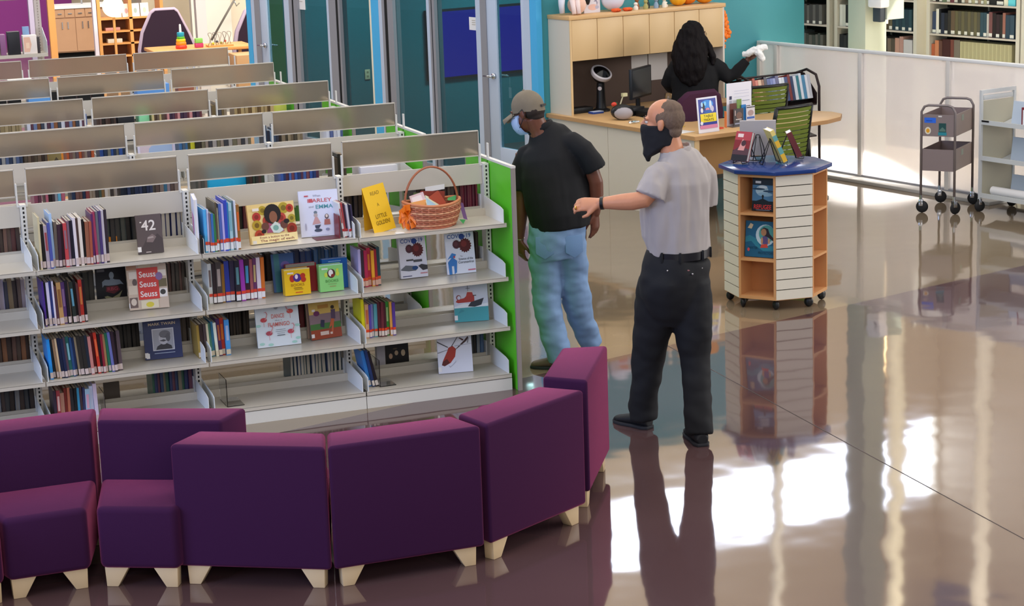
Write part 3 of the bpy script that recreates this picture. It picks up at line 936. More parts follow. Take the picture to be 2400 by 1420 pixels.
def bird(a, b, s, c, fl=1):
    return [('e', a, b, .075 * s, .05 * s, c), ('p', [(a + .05 * fl * s, b), (a + .1 * fl * s, b + .12 * s), (a + .07 * fl * s, b + .18 * s), (a + .01 * fl * s, b + .16 * s), (a + .06 * fl * s, b + .16 * s), (a + .08 * fl * s, b + .11 * s), (a + .02 * fl * s, b)], 'd08a90'),
            ('r', a - .006, b - .15 * s, a + .004, b - .03 * s, 'd08a90')]
leaf = [('e', a, b, .06, .03, 'a6d4c8') for a, b in ((.06, .9), (.2, .96), (.9, .95), (.95, .86), (.05, .48), (.95, .42), (.94, .14), (.85, .06), (.1, .08), (.3, .05), (.72, .95))]
flat_book('white flamingo picture book with red lettering on the third shelf', 2.558, 10.985, 2.812, 10.985, LV[2], 0.262, 0.014, 9, 'dbe4ea',
          leaf + bird(.18, .6, 1, 'c24048', 1) + bird(.8, .74, 1, 'd05048', -1) + bird(.28, .3, 1, 'b04858', 1) + bird(.78, .3, 1, 'c04858', 1) +
          [('t', 'DANCE', .36, .62, .09, .3, 'd06a64'), ('t', 'like a', .44, .56, .025, .16, '8a9098'), ('t', 'FLAMINGO', .27, .44, .09, .5, 'd06a64'), ('e', .48, .86, .05, .05, '9aa0a8'), ('e', .46, .9, .05, .02, '2a3450'),
           ('r', .44, .36, .66, .37, '8a9098'), ('r', .43, .32, .67, .33, '8a9098'), ('r', .46, .28, .64, .29, '8a9098'), ('r', .46, .23, .64, .25, '6a7078'), ('p', [(.15, .92), (.24, .89), (.3, .9), (.22, .86)], '3a4a78')], sticker=False)
flat_book('brown and gold sports book with running players, right of the flamingo book', 2.885, 11.02, 3.075, 11.05, LV[2], 0.215, 0.016, 9, '8a7068',
          [('r', 0, .68, 1, 1, 'd0ae5c'), ('r', .3, .82, .65, .92, 'b8843a'), ('r', 0, .4, 1, .68, '8c747a'), ('r', 0, .26, 1, .42, '4a7a3c'), ('r', 0, 0, 1, .26, 'a0482c'), ('r', .1, .76, .2, .82, 'e8e0dc'), ('e', .24, .7, .1, .07, '6a2c5a'),
           ('e', .78, .82, .06, .05, '3a2c24'), ('p', [(.7, .5), (.72, .76), (.86, .76), (.84, .5)], '5a4660'), ('p', [(.6, .26), (.7, .52), (.8, .5), (.72, .14), (.66, .14), (.7, .34)], 'c8653c'), ('p', [(.32, .34), (.36, .52), (.48, .5), (.44, .3)], '34344c'),
           ('r', .3, .1, .58, .2, 'e0c8b8'), ('r', .62, .1, .7, .16, 'e0c8b8'), ('r', 0, .06, .1, .16, 'efe8e4')], sticker=False)
flat_book('cream and red book standing behind the sports book', 2.88, 11.08, 2.99, 11.09, LV[2], 0.235, 0.014, 3, 'c8a898', [('r', .3, .5, .6, 1, 'a03a44')], sticker=False)
def virus(hands):
    base = [('t', 'COVID-19', .08, .87, .1, .82, '2c5ca8'), ('e', .58, .9, .1, .07, '2a4a98'), splat(.38, .72, .12, .8, '4c2430'), splat(.68, .68, .19, .8, '5a1c22'), ('e', .36, .73, .07, .06, '62303c'), ('e', .64, .72, .1, .08, '7a2a2c')]
    if hands:
        return base + [('r', .24, .42, .5, .46, '4a4a4a'), ('r', .5, .38, .82, .44, '55555a'), ('p', [(0, .22), (.2, .32), (.5, .29), (.66, .24), (.56, .17), (.3, .17), (.05, .2)], '6c7076'), ('e', .54, .24, .11, .05, '24487c'),
                       ('p', [(1, .18), (.82, .16), (.66, .28), (.78, .32), (1, .28)], '3c3c40'), ('r', .06, .04, .4, .06, '4a4e78'), ('r', .72, .08, .98, .11, 'c88a90')]
    return base + [('p', [(.02, .36), (.2, .52), (.34, .48), (.28, .4), (.12, .4)], '3c84cc'), ('p', [(.06, 0), (.04, .3), (.2, .42), (.36, .32), (.32, .04), (.24, 0), (.24, .2), (.16, .2), (.16, 0)], '3a7cc4'), ('e', .27, .42, .03, .03, 'c04050'),
                   ('t', 'The', .48, .41, .03, .08, '7a7a80'), ('t', 'Science of the', .42, .33, .055, .5, '4a4e58'), ('t', 'Coronavirus', .4, .25, .06, .54, '4a4e58'), ('r', .72, .06, .98, .09, 'c86a80')]
flat_book('left of the two virus books, two reaching hands on its white cover', 3.45, 11.045, 3.618, 11.05, LV[1], 0.238, 0.03, 8, 'e2e2ee', virus(True), sticker=False)
flat_book('right of the two virus books, blue gowned figure on its white cover', 3.733, 11.03, 3.912, 11.03, LV[1], 0.242, 0.012, 8, 'e4e8f6', virus(False), sticker=False)
flat_book('white and teal book with a red rescue boat on the cover', 3.773, 11.05, 3.974, 11.01, LV[2], 0.252, 0.014, 8, 'd2d6ea',
          [('r', .15, .95, .9, .975, '5a5a6c'), ('r', 0, 0, 1, .35, '3a9ca6'), ('p', [(0, .36), (.3, .44), (.6, .38), (1, .42), (1, .34), (0, .33)], 'e8ecf4'), ('p', [(.4, .36), (.5, .46), (.88, .54), (.8, .38), (.6, .34)], '1c2638'),
           ('p', [(.05, .48), (.1, .53), (.3, .56), (.36, .6), (.6, .6), (.6, .48), (.5, .46), (.12, .45)], 'b02c26'), ('p', [(.36, .6), (.4, .7), (.54, .7), (.58, .6)], 'b83028'), ('p', [(.38, .7), (.42, .73), (.56, .72), (.54, .69)], 'e8e0e0'),
           ('r', .415, .72, .425, .86, '5a5a64'), ('r', .36, .78, .48, .79, '5a5a64'), ('e', .14, .58, .07, .06, '8a2c2c'), ('e', .15, .575, .05, .045, 'd2d6ea'), ('r', .56, .6, .66, .62, '3a2c30'), ('p', [(.1, .2), (.3, .26), (.2, .3)], '2f8c98')])
flat_book('white book with a red helicopter on the cover, bottom shelf', 3.637, 10.985, 3.842, 10.955, LV[3], 0.252, 0.014, 8, 'dde0ee',
          [('r', .12, .945, .92, .965, '9a9ab0'), ('p', [(.1, .2), (.14, .3), (.28, .52), (.32, .6), (.44, .64), (.54, .56), (.5, .38), (.36, .24), (.18, .17)], 'a83226'), ('p', [(.1, .2), (.13, .28), (.26, .34), (.34, .24), (.18, .17)], '5a1c18'),
           ('p', [(.48, .52), (.8, .76), (.9, .84), (.92, .8), (.84, .72), (.54, .55)], '3c1a1c'), ('p', [(.62, .82), (.74, .74), (.78, .77), (.66, .82)], '4a1c1e'), ('p', [(.86, .68), (.9, .8), (.93, .8), (.9, .68)], '8a8a98'),
           ('p', [(0, .74), (.3, .6), (.31, .62), (0, .77)], '44464e'), ('p', [(.4, .63), (.62, .88), (.66, .9), (.42, .62)], '44464e'), ('p', [(0, .48), (.3, .55), (.3, .56), (0, .5)], '7a7c88'), ('p', [(.5, .62), (1, .66), (1, .67), (.5, .64)], 'b0b4c4'),
           ('p', [(.28, .2), (.34, .13), (.52, .26), (.5, .32), (.51, .27), (.35, .15)], 'a8acc0')])
# rear face-out books seen through the open back
o = flat_book('black poster-like book with a pale figure and red word, seen through the second shelf', 1.714, 11.26, 1.886, 11.26, LV[1] + 0.001, 0.205, 0.014, 2, '10131c',
          [('e', .52, .78, .08, .1, '8a98a8'), ('p', [(.2, .62), (.3, .68), (.45, .66), (.5, .72), (.62, .66), (.78, .64), (.9, .5), (.8, .52), (.66, .5), (.4, .5), (.26, .52), (.2, .46)], '7c8a9c'), ('p', [(.3, .34), (.32, .48), (.7, .48), (.78, .36), (.56, .26)], '5a1a28'),
           ('t', 'RBG', .36, .36, .09, .34, 'a03a4c'), ('p', [(.24, .2), (.34, .22), (.5, .16), (.7, .24), (.84, .34), (.74, .16), (.5, .08), (.34, .1)], '8a8a6a'), ('r', .05, .9, .3, .97, '6a6a70')], sticker=False)
o = flat_book('black book with three pale faces, seen through the bottom shelf', 3.385, 11.22, 3.53, 11.22, LV[3] + 0.001, 0.165, 0.02, 3, '14110f',
          [('e', .22, .5, .08, .1, 'b8977c'), ('e', .47, .6, .08, .09, 'b8a084'), ('e', .76, .58, .09, .12, 'c0ac90'), ('e', .42, .76, .1, .03, '5a4a38')], sticker=False)
tag(G().box(3.325, 3.375, 11.20, 11.24, LV[3], LV[3] + .17).build('storage_box', cmat('a8a4aa')), 'pale grey book edge-on left of the black book with faces', 'book')
tag(G().box(1.80, 1.845, 11.22, 11.25, LV[0], LV[0] + .07).build('book', cmat('d8821c')), 'small orange book lying low behind the dark brown face-out book', 'book')
tag(G().box(2.50, 2.66, 11.20, 11.30, LV[3], LV[3] + .018).build('flat_book', cmat('4a2c5a')), 'purple book lying flat behind the bottom shelf', 'book')
tag(G().box(1.70, 1.79, 11.20, 11.215, LV[3], LV[3] + .14).build('book', cmat('4a4038')), 'brown slatted book standing behind the bottom shelf, left bay', 'book')
o = flat_book('big white picture book with a pink glass shape, standing edge-on beside the slotted post', 2.222, 10.845, 2.205, 11.06, LV[0], 0.30, 0.02, 2, 'dfe2f2',
          [('p', [(.3, .1), (.36, .3), (.22, .42), (.18, .7), (.8, .66), (.76, .4), (.5, .3), (.52, .1)], 'd07aa8'), ('p', [(.3, .4), (.4, .6), (.5, .62), (.45, .35)], 'c05a96')], sticker=False)
o.rotation_euler = (0, 0, math.radians(-98) + PI * 0)
o.location = (2.228, 10.95, LV[0] + .001)
tag(G().prism([(0, 0), (0.0, 0.10), (0.012, 0.10), (0.012, 0)], 0, 0.13, 'x').build('bookend', SLOT, loc=(2.245, 10.81, LV[0] + .001), rz=PI / 2), 'black metal bookend beside the big white book edge-on', 'bookend')

# clear acrylic bookends on the bottom shelf
def acrylic(label, x, y, rz):
    o = thing('acrylic_bookend', label, 'bookend', (x, y, LV[3] + 0.001), rz)
    G().box(0, 0.004, -0.12, 0.06, 0, 0.16).build('upright_sheet', CLEARP, o)
    G().box(0.004, 0.10, -0.12, 0.06, 0, 0.004).build('foot', CLEARP, o)
    return o
acrylic('clear acrylic bookend beside the slanted books, right bottom shelf', 3.235, 10.99, 0)
acrylic('clear acrylic bookend alone on the empty middle bottom shelf', 2.33, 10.98, 0)
acrylic('clear acrylic bookend closing the bottom row above the purple seat', 1.65, 11.0, 0)

# ------------------------------------------------------------ basket
bk = thing('wicker_basket', 'reddish brown wicker basket with a tall hoop handle, filled with little books and ribbons', 'basket', (3.625, 10.955, LV[0] + 0.001), 0.02)
WK = mat('wicker_brown', 'b0664a', 0.5, var=0.35, vscale=40)
WK2 = mat('wicker_pale', 'd89e78', 0.5, var=0.2, vscale=40)
A, B = 0.168, 0.125
def brad(z):
    return 0.78 + 0.22 * min(1, z / 0.085) ** 0.7
wv = G()
NS = 26
for j in range(11):
    z = 0.006 + j * 0.0115
    ph = (j % 2) * PI
    pts = []
    for a in range(NS * 4):
        th = 2 * PI * a / (NS * 4)
        dr = 1 + 0.022 * math.sin(NS / 2 * th * 2 + ph)
        dip = 0.018 * math.cos(th) ** 2 * (z / 0.12)
        pts.append((A * brad(z) * dr * math.cos(th), B * brad(z) * dr * math.sin(th), z + dip))
    wv.tube(pts, 0.0062, 6, j % 3 == 1, closed=True, side=(0, 0, 1))
wv.build('woven_wall', [WK, WK2], bk, smooth=True)
st = G()
for a in range(NS):
    th = 2 * PI * a / NS
    st.tube([(A * brad(z) * math.cos(th), B * brad(z) * math.sin(th), z + .018 * math.cos(th) ** 2 * (z / .12)) for z in (0, 0.03, 0.06, 0.09, 0.128)], 0.0042, 6)
st.build('stakes', WK2, bk, smooth=True)
rim = G()
rim.tube([(A * 1.01 * math.cos(2 * PI * a / 40), B * 1.01 * math.sin(2 * PI * a / 40), 0.132 + 0.02 * math.cos(2 * PI * a / 40) ** 2) for a in range(40)], 0.009, 8, closed=True, side=(0, 0, 1))
rim.build('rim', mat('wicker_rim', 'c47a50', 0.45), bk, smooth=True)
G().lathe([(0.12, 0.0), (0.12, 0.006)], 24).build('base', WK, bk)
hn = G()
hp = [(A * 0.97 * math.cos(PI * a / 24), 0, 0.13 + 0.215 * math.sin(PI * a / 24)) for a in range(25)]
hn.tube(hp, [(0.011, 0.006)] * 25, 8, side=(0, 1, 0))
hn.build('handle', mat('handle_brown', 'a05c3c', 0.4), bk, smooth=True)
rb_ = G()
def ribbon(g, pts, w, m):
    pts = [Vector(p) for p in pts]
    for i in range(len(pts) - 1):
        d = Vector((0, 0, w)) if i % 2 else Vector((0, 0.3 * w, w))
        g.add([pts[i] - d * .5, pts[i + 1] - d * .5, pts[i + 1] + d * .5, pts[i] + d * .5], [(0, 1, 2, 3)], m)
OR = cmat('f07a1c', 0.3)
for k in range(9):
    a = 2 * PI * k / 9
    ribbon(rb_, [(-0.165, -0.05, 0.10), (-0.165 + .05 * math.cos(a), -0.075, 0.08 + .055 * math.sin(a)), (-0.165 + .06 * math.cos(a + .6), -0.06, 0.075 + .06 * math.sin(a + .6)), (-0.16, -0.055, 0.08)], 0.035, 0)
rb_.build('orange_bow', OR, bk)
pb = G()
pb.add([(0.158, -0.03, 0.13), (0.185, -0.03, 0.12), (0.205, -0.04, 0.02), (0.18, -0.04, 0.03)], [(0, 1, 2, 3)])
pb.build('purple_ribbon', cmat('7a5a8c', 0.4), bk)
gb = G()
gb.add([(0.15, -0.05, 0.03), (0.19, -0.05, 0.025), (0.17, -0.06, 0.002)], [(0, 1, 2)])
gb.build('green_ribbon', cmat('3c9a50', 0.4), bk)
gb = G()
gb.add([(0.11, 0.02, 0.15), (0.16, 0.01, 0.165), (0.15, 0.0, 0.135), (0.1, 0.0, 0.14)], [(0, 1, 2, 3)])
gb.build('green_ribbon', cmat('3c9a50', 0.4), bk)
yb_ = G()
yb_.tube([(-0.13, -0.06, 0.15), (-0.2, -0.06, 0.11), (-0.215, -0.05, 0.05), (-0.19, -0.05, 0.01)], [(0.002, 0.010)] * 4, 6, side=(0, 1, 0))
yb_.build('yellow_ribbon', mat('sheer_yellow', 'd8d070', 0.4), bk)
def inbook(label, c, x, y, z, w, h, rx, ry, rz, decor=None):
    o = G().box(-w / 2, w / 2, 0, 0.008, 0, h).build('little_book', cmat(c))
    o.location = (bk.location.x + x, bk.location.y + y, bk.location.z + z)
    o.rotation_euler = (rx, ry, rz)
    tag(o, label, 'book', 'little books in the basket')
    if decor: print_mesh(decor, w, h, o)
inbook('cream and blue little book lying tilted at the front of the basket', 'd8dcc0', 0.01, -0.07, 0.09, 0.13, 0.12, -1.0, 0.5, 0.1, [('p', [(0, 0), (0, .8), (.5, .6), (.5, 0)], 'a0c4dc'), ('e', .75, .6, .12, .12, 'c06a58')])
inbook('pink little book standing in the left of the basket', 'e0c4c8', -0.06, -0.02, 0.08, 0.09, 0.12, -0.3, -0.2, 0.1, [('r', .1, .5, .8, .9, 'f0e4e4'), ('r', 0, .1, 1, .3, '6a4a90')])
inbook('dark red little book standing at the back of the basket', '8e3a2c', 0.02, 0.04, 0.07, 0.15, 0.125, -0.15, 0.1, 0.05)
inbook('brick red little book leaning at the right of the basket', 'b04a30', 0.085, 0.0, 0.07, 0.07, 0.13, -0.2, -0.5, 0.1)
inbook('green and brown little book at the far side of the basket', '5c6a3c', -0.03, 0.06, 0.07, 0.13, 0.115, -0.1, 0.12, 0)
inbook('orange patterned little book at the left rim of the basket', 'd8944c', -0.07, -0.06, 0.08, 0.10, 0.09, -0.6, -0.1, 0.1, [('e', .4, .5, .1, .1, 'b8502c'), ('e', .7, .3, .1, .1, 'e8c850')])
# ================================================================ BOOKS ON THE RANGES BEHIND
g2 = 'books on the second range'
PAL = ['3a3430', '6a4a44', '8a7a68', '2c3a50', '4a2c34', '9a9088', '5a4034', '2a2a30', '7a3a3a', '44506a', 'b8b0a4', '3c4a40', '584858', '8a6a44']
FARG, FARM_, FARI = G(), [], {}
def far_row(x0, x1, yc, z, n, cols, desc, group, h=0.225, jit=0.01):
    spec = [(random.uniform(.8, 1.3), h + random.uniform(-.03, .02), cols[i % len(cols)] if len(cols) < 9 else random.choice(cols)) for i in range(n)]
    x = x0
    tot = sum(s[0] for s in spec)
    for i, s in enumerate(spec):
        w = (x1 - x0) * s[0] / tot
        if s[2] not in FARI:
            FARI[s[2]] = len(FARM_)
            FARM_.append(cmat(s[2], .35))
        y = yc - 0.335 + random.uniform(-jit, jit)
        FARG.box(x + w * .04, x + w * .96, y, y + .17, z + .001, z + s[1], FARI[s[2]])
        x += w
y2 = 12.78
def r2(x0, x1, n, cols, desc, h=.225):
    far_row(x0 + .27, x1 + .27, y2, LV[0], n, cols, desc, g2, h)
r2(1.29, 1.335, 2, ['8a4a5a', '5a3440'], 'second range, far left')
r2(1.36, 1.48, 6, ['a85a68', '2a2428', '3a3034', '8a8a90', '5aa0b8'], 'second range, first group in view')
r2(1.52, 1.80, 14, PAL, 'second range, left bay under the canopy')
r2(1.82, 2.02, 9, ['1c2430', '222c44', '2a3450'], 'second range, dark group in the left bay')
r2(2.04, 2.20, 7, ['5a4a44', '7a6a60', '3a6a8a', '9a8a90'], 'second range, right end of the left bay')
r2(2.29, 2.37, 4, ['4a4a44', '6a6460'], 'second range, left of the bright blue box')
r2(2.62, 2.74, 6, ['2c2c2a', '4a3430', '3a4438'], 'second range, dark group right of the blue box')
r2(2.84, 3.10, 13, ['3a5aa0', '2a3a6a', '5a3a50', '4a6ab0', '7a4a54'], 'second range, blue group at the middle bay end')
r2(3.20, 3.28, 4, ['4a4034', '2c2a24', '6a5a44'], 'second range, left of the white boxes')
def tagbox(name, label, cat, x0, x1, y0, y1, z0, z1, c, rough=.45, bevel=.002, m=None):
    return tag(G().box(x0, x1, y0, y1, z0, z1).build(name, m or cmat(c, rough), bevel=bevel), label, cat)
tagbox('blue_bin', 'bright turquoise box standing behind the nearest range, white lettering on its side', 'box', 2.635, 2.89, 12.46, 12.58, LV[0], LV[0] + .225, '1fa4d0')
tagbox('white_box', 'flat white box lying on the second range behind the yellow sign', 'box', 3.65, 3.90, 12.46, 12.66, LV[0], LV[0] + .14, 'd8d6dc')
# third range
g3 = 'books on the third range'
y3 = 14.40
def r3(x0, x1, n, cols, desc):
    far_row(x0 + .22, x1 + .22, y3, LV[0], n, cols, desc, g3, .235)
r3(1.30, 1.49, 8, ['4a5a7a', '2a3850', '8a8a88'], 'third range, left end')
r3(1.50, 1.66, 7, ['4a4034', '5a4a3c', '3a2c24'], 'third range, brown group')
r3(1.79, 1.98, 9, ['a8502c', '6a4a44', '8a7a70', '5a4a50'], 'third range, right of the orange framed book')
r3(2.02, 2.2, 8, ['2a4a8a', '24324a', '6a6a60'], 'third range, blue group')
r3(2.58, 2.64, 3, ['3a6a9a', '4a5a6a'], 'third range, beside the picture board')
r3(2.66, 2.72, 2, ['c8c430', '2c2a20'], 'third range, yellow pair')
r3(2.74, 3.1, 13, ['6a6450', '8a7c70', '3a3a40', '9a9490'], 'third range, end of the middle bay')
r3(3.2, 3.3, 5, ['3a4a60', '2c3040', '7a90a8'], 'third range, right bay, first group')
r3(3.32, 3.48, 7, ['7a6c58', '4a4438', '8a7c64'], 'third range, right bay, tan group')
r3(3.66, 3.78, 5, ['dfe4ee', '5a6a9a', 'c8ccd8'], 'third range, right bay, white and blue group')
o = flat_book('orange framed picture book face-out on the third range', 1.87, 14.10, 1.995, 14.10, LV[0], 0.24, 0.012, 6, 'e8912c', [('r', .15, .05, .88, .95, '8a7c4c'), ('p', [(.2, .3), (.6, .6), (.85, .4), (.85, .2), (.2, .2)], '4a4030')], sticker=False)
o = flat_book('white bordered pale blue picture board face-out on the third range', 2.51, 14.08, 2.775, 14.08, LV[0], 0.25, 0.012, 6, 'd2cce0', [('r', .06, .06, .94, .94, 'c8b8c0'), ('p', [(.25, .1), (.3, .6), (.5, .8), (.92, .8), (.92, .1)], '9ab0d0')], sticker=False)
# fourth and fifth ranges
g4 = 'books on the fourth range'
y4 = 16.02
def r4(x0, x1, n, cols, desc):
    far_row(x0 + .22, x1 + .22, y4, LV[0], n, cols, desc, g4, .24)
r4(1.3, 1.5, 8, ['4a4038', '2a2624', 'a89c88'], 'fourth range, left end')
r4(1.54, 1.7, 6, ['8a7a58', '9a8a68'], 'fourth range, tan group')
r4(1.74, 2.2, 18, ['c8ccd8', '5a3a4a', '6a7aa0', '8a5a3c', '3a4454'], 'fourth range, mixed group in the left bay')
r4(2.27, 2.42, 7, ['4a3a34', '5a4440', '2a2422'], 'fourth range, brown group')
r4(2.70, 2.80, 5, ['c8b884', '5a4a3c', '6a5a4c'], 'fourth range, right of the mint card')
r4(2.82, 3.1, 12, ['c88a8c', '3a2c44', '4a3448', '6a3a44'], 'fourth range, mauve group')
r4(3.18, 3.3, 5, ['6a5a3c', '8a7c6a', '4a4a50'], 'fourth range, right bay, first group')
r4(3.36, 3.68, 12, ['a08a60', '6a5234', 'b8a070'], 'fourth range, right bay, tan group')
tagbox('mint_card', 'mint green box on the fourth range below the canopies', 'box', 2.825, 2.905, 15.70, 15.86, LV[0], LV[0] + .25, '8ad8a4')
tagbox('yellow_green_box', 'yellow green flat box at the right end of the fourth range', 'box', 3.78, 4.01, 15.70, 15.9, LV[0], LV[0] + .25, 'c8d05a')
tagbox('black_box', 'black box on the fourth range left of the mint box', 'box', 2.66, 2.79, 15.72, 15.86, LV[0], LV[0] + .22, '141822')
y5 = 17.64
g5 = 'dark media cases on the fifth range'
x = 1.80
for i in range(7):
    if i == 3:
        x += .22
    tag(G().box(x, x + .1, 17.36, 17.5, LV[0], LV[0] + .25).build('media_case', cmat('0e1014')), '%s black media case from the left on the fifth range' % ORD[i], 'media case', g5)
    x += .12
tagbox('blue_bin', 'left pale blue low bin on the fifth range', 'bin', 2.2, 2.38, 17.34, 17.5, LV[0], LV[0] + .255, '5a9ade')
tagbox('blue_bin', 'right pale blue low bin on the fifth range', 'bin', 3.12, 3.40, 17.34, 17.5, LV[0], LV[0] + .255, '5a94d8')
tagbox('brown_book', 'red brown long book on the fifth range', 'book', 3.48, 3.62, 17.36, 17.5, LV[0], LV[0] + .25, '9a5a44')
tagbox('white_bottle', 'rolled white paper lying on top of the fourth range', 'paper', 2.06, 2.26, 17.50, 17.56, 1.34, 1.365, 'f2eee6')

# tall shelf at the far left
ts = thing('tall_bookcase', 'tall grey slotted bookcase at the far left, with media boxes on one shelf', 'bookcase', (2.62, 19.28, 0), 0)
G().box(-0.055, 0.0, -0.03, 0.03, 0, 2.3).build('upright', mat('upright_pale', 'c8bcb4', 0.4), ts)
q = G()
for k in range(40):
    q.box(-0.03, -0.022, -0.032, -0.03, 1.2 + k * .026, 1.214 + k * .026)
q.build('slot_strip', cmat('9a8e84'), ts)
for z in (1.44, 1.02, 0.6, 0.15):
    s = G().box(-1.8, 0.0, -0.30, 0.0, z - .03, z).build('shelf', SHELF, ts)
    G().prism([(-0.30, 0), (-0.30, .11), (-0.05, .22), (0, .22), (0, 0)], -0.003, 0.0, 'x').build('side_bracket', BK, s).location = (0, 0, z)
G().box(-1.8, -0.06, -0.01, 0.01, 1.92, 2.12).build('back_rail', cmat('8a7070'), ts)
tb = [('open_book', 'white paperback face-out with pink pattern on the tall left bookcase', -0.215, -0.09, .17, 'e6dcd6'), ('media_case', 'dark media cases stacked upright on the tall left bookcase', -0.35, -0.24, .21, '1c1c24'),
      ('blue_book', 'pale blue book standing behind the white paperback', -0.20, -0.14, .245, '7a9ac0'), ('purple_book', 'mauve book at the left of the tall left bookcase', -0.42, -0.37, .19, '8a5a84'),
      ('green_book', 'lime green spine on the tall left bookcase', -0.455, -0.44, .19, 'a8c02c'), ('light_blue_book', 'light blue book at the far left edge of the tall bookcase', -0.49, -0.45, .24, '9ac0e4'), ('dark_book', 'black book at the right of the white paperback', -0.085, -0.062, .15, '3a3438')]
for i, (nm, lab, a, b, h, c) in enumerate(tb):
    yy = -0.28 + 0.09 * (i == 2) + .002 * i
    tb_o = tagbox(nm, lab, 'book', 2.62 + a, 2.62 + b, 19.28 + yy, 19.28 + yy + .08 * (i != 2) + .02, 1.4405, 1.44 + h, c)
    if i == 0:
        print_mesh([('p', [(.05, .1), (.05, .9), (.5, .9), (.6, .5), (.45, .1)], 'e4b8a0'), ('r', .2, .3, .45, .6, 'f0d0b4')], 0.125, .17, tb_o).location = (2.62 - .1525, 18.9995, 1.4415)

tag(FARG.build('book_rows', FARM_), 'rows of books on the ranges behind, showing in strips between canopies', 'books', kind='stuff')
# ---------------------------------------------------------------- children's corner beyond
WOODO = mat('orange_wood', 'd89a58', 0.45, var=0.12, vscale=6, vstretch=(1, 1, .2))
WOODT = mat('tan_laminate', 'b98f6c', 0.45, var=0.06, vscale=6)
pw = tag(G().box(-2, 5.6, 37, 37.2, 0, 5).build('wall_purple', mat('purple_paint', '7a2272', 0.6)), kind='structure')
tag(G().box(5.6, 16, 38, 38.2, 0, 5).build('wall_rear', BEIGEW), kind='structure')
tag(G().box(4.44, 4.56, 34, 34.12, 0, 4).build('trim_7', mat('lilac_white', 'c9bed6', 0.5)), kind='structure')
tag(G().box(4.33, 4.43, 31, 31.1, 0, 4).build('trim_8', WOODO), kind='structure')
tag(G().box(4.995, 5.05, 31, 31.1, 0, 4).build('trim_9', mat('pale_trim', 'dcd4dc', 0.5)), kind='structure')
tag(G().box(6.79, 6.95, 32, 32.16, 0, 5).build('trim_10', mat('pale_column', 'd0ccc8', 0.5)), kind='structure')
tag(G().prism([(7.05, 33.6), (7.72, 33.6), (7.72, 33.75), (7.05, 33.75)], 0, 5).build('wall_stair', mat('stair_white', 'e4e0d2', 0.6)), kind='structure')
tag(G().box(7.74, 11, 34.4, 34.6, 0, 5).build('wall_landing', mat('landing_cream', 'e2d4bc', 0.6)), kind='structure')
cb = thing('sink_cabinet', 'tan sink cabinet with white counter, far behind the bookcases', 'cabinet', (4.70, 33.0, 0), 0.0)
cb.rotation_euler = (0, 0, math.radians(-6))
G().box(0, 1.1, 0.0, 0.5, 0.2, 0.90).build('body', WOODT, cb)
G().box(-0.03, 1.1, -0.03, 0.5, 0.90, 0.95).build('counter', WHITE, cb)
G().box(0.03, 1.1, 0.06, 0.5, 0.0, 0.2).build('toe_kick', DARK, cb)
for k in range(4):
    d = G().box(0.01 + k * .16, 0.16 + k * .16, -0.016, 0.0, 0.76, 0.89).build('drawer', WOODT, cb)
    G().box(0.06 + k * .16, 0.12 + k * .16, -0.03, -0.016, 0.815, 0.83).build('pull', CHROME, d)
for k in range(2):
    d = G().box(0.01 + k * .32, 0.32 + k * .32, -0.016, 0.0, 0.22, 0.745).build('door', WOODT, cb)
    for q_ in (0.11, 0.20):
        G().box(q_ + k * .32, q_ + .015 + k * .32, -0.03, -0.016, 0.58, 0.69).build('handle', CHROME, d)
fa = G(); fa.tube([(0.46, 0.25, 0.95), (0.46, 0.25, 1.06), (0.46, 0.18, 1.1), (0.46, 0.1, 1.06)], 0.015, 8)
fa.build('faucet', CHROME, cb, smooth=True)
ws = thing('wood_cubby_shelf', 'orange wood cubby shelf under the glowing globe lamp', 'shelf', (5.06, 31.0, 0), 0)
for x in (0.0, 0.48, 0.96):
    G().box(x, x + .05, 0, 0.4, 0, 1.35).build('upright', WOODO, ws)
for i, z in enumerate((0.28, 0.47, 0.655, 0.85)):
    G().box(0.05, 0.96, 0.0, 0.4, z - .025, z).build('shelf', WOODO, ws)
G().box(0.0, 1.0, 0.38, 0.4, 0, 0.85).build('back_panel', mat('wood_shadow', '8a5630', 0.6), ws)
tagbox('white_book', 'white book lying in the third cubby of the orange shelf', 'book', 5.2, 5.42, 31.05, 31.25, .4705, .53, 'd8d0bc')
tagbox('pink_book', 'pinkish books lying in the second cubby of the orange shelf', 'book', 5.18, 5.40, 31.05, 31.2, .656, .70, 'c08a80')
for i in range(4):
    x = 5.31 + i * .14
    flat_book('%s white picture card from the left on top of the orange shelf' % ORD[i], x, 31.05, x + .125, 31.05, .8505, .2, .01, 8, 'e8e6dc', [('e', .5, .45, .2, .2, ('b8c0a8', 'c8a0a0', 'a0b0a8', 'b8c8b0')[i])], sticker=False, name='picture_card', cat='card')
gl = thing('globe_lamp', 'glowing round globe lamp before the orange cubby shelf', 'lamp', (5.22, 30.5, 0))
G().ell((0, 0, 1.06), (.16, .16, .16), 20, 12).build('globe', mat('globe_glow', 'ffe2a8', 0.4, emit=3.2), gl, smooth=True)
G().tube([(0, 0, 0), (0, 0, .92)], .02, 8).build('stem', WOODO, gl)
G().lathe([(.12, 0), (.12, .02)], 16).build('base', WOODO, gl)
PL_SHELL = mat('lilac_shell', 'b9a4b4', 0.4)
PL_DARK = mat('aubergine_fabric', '2a1226', 0.8)
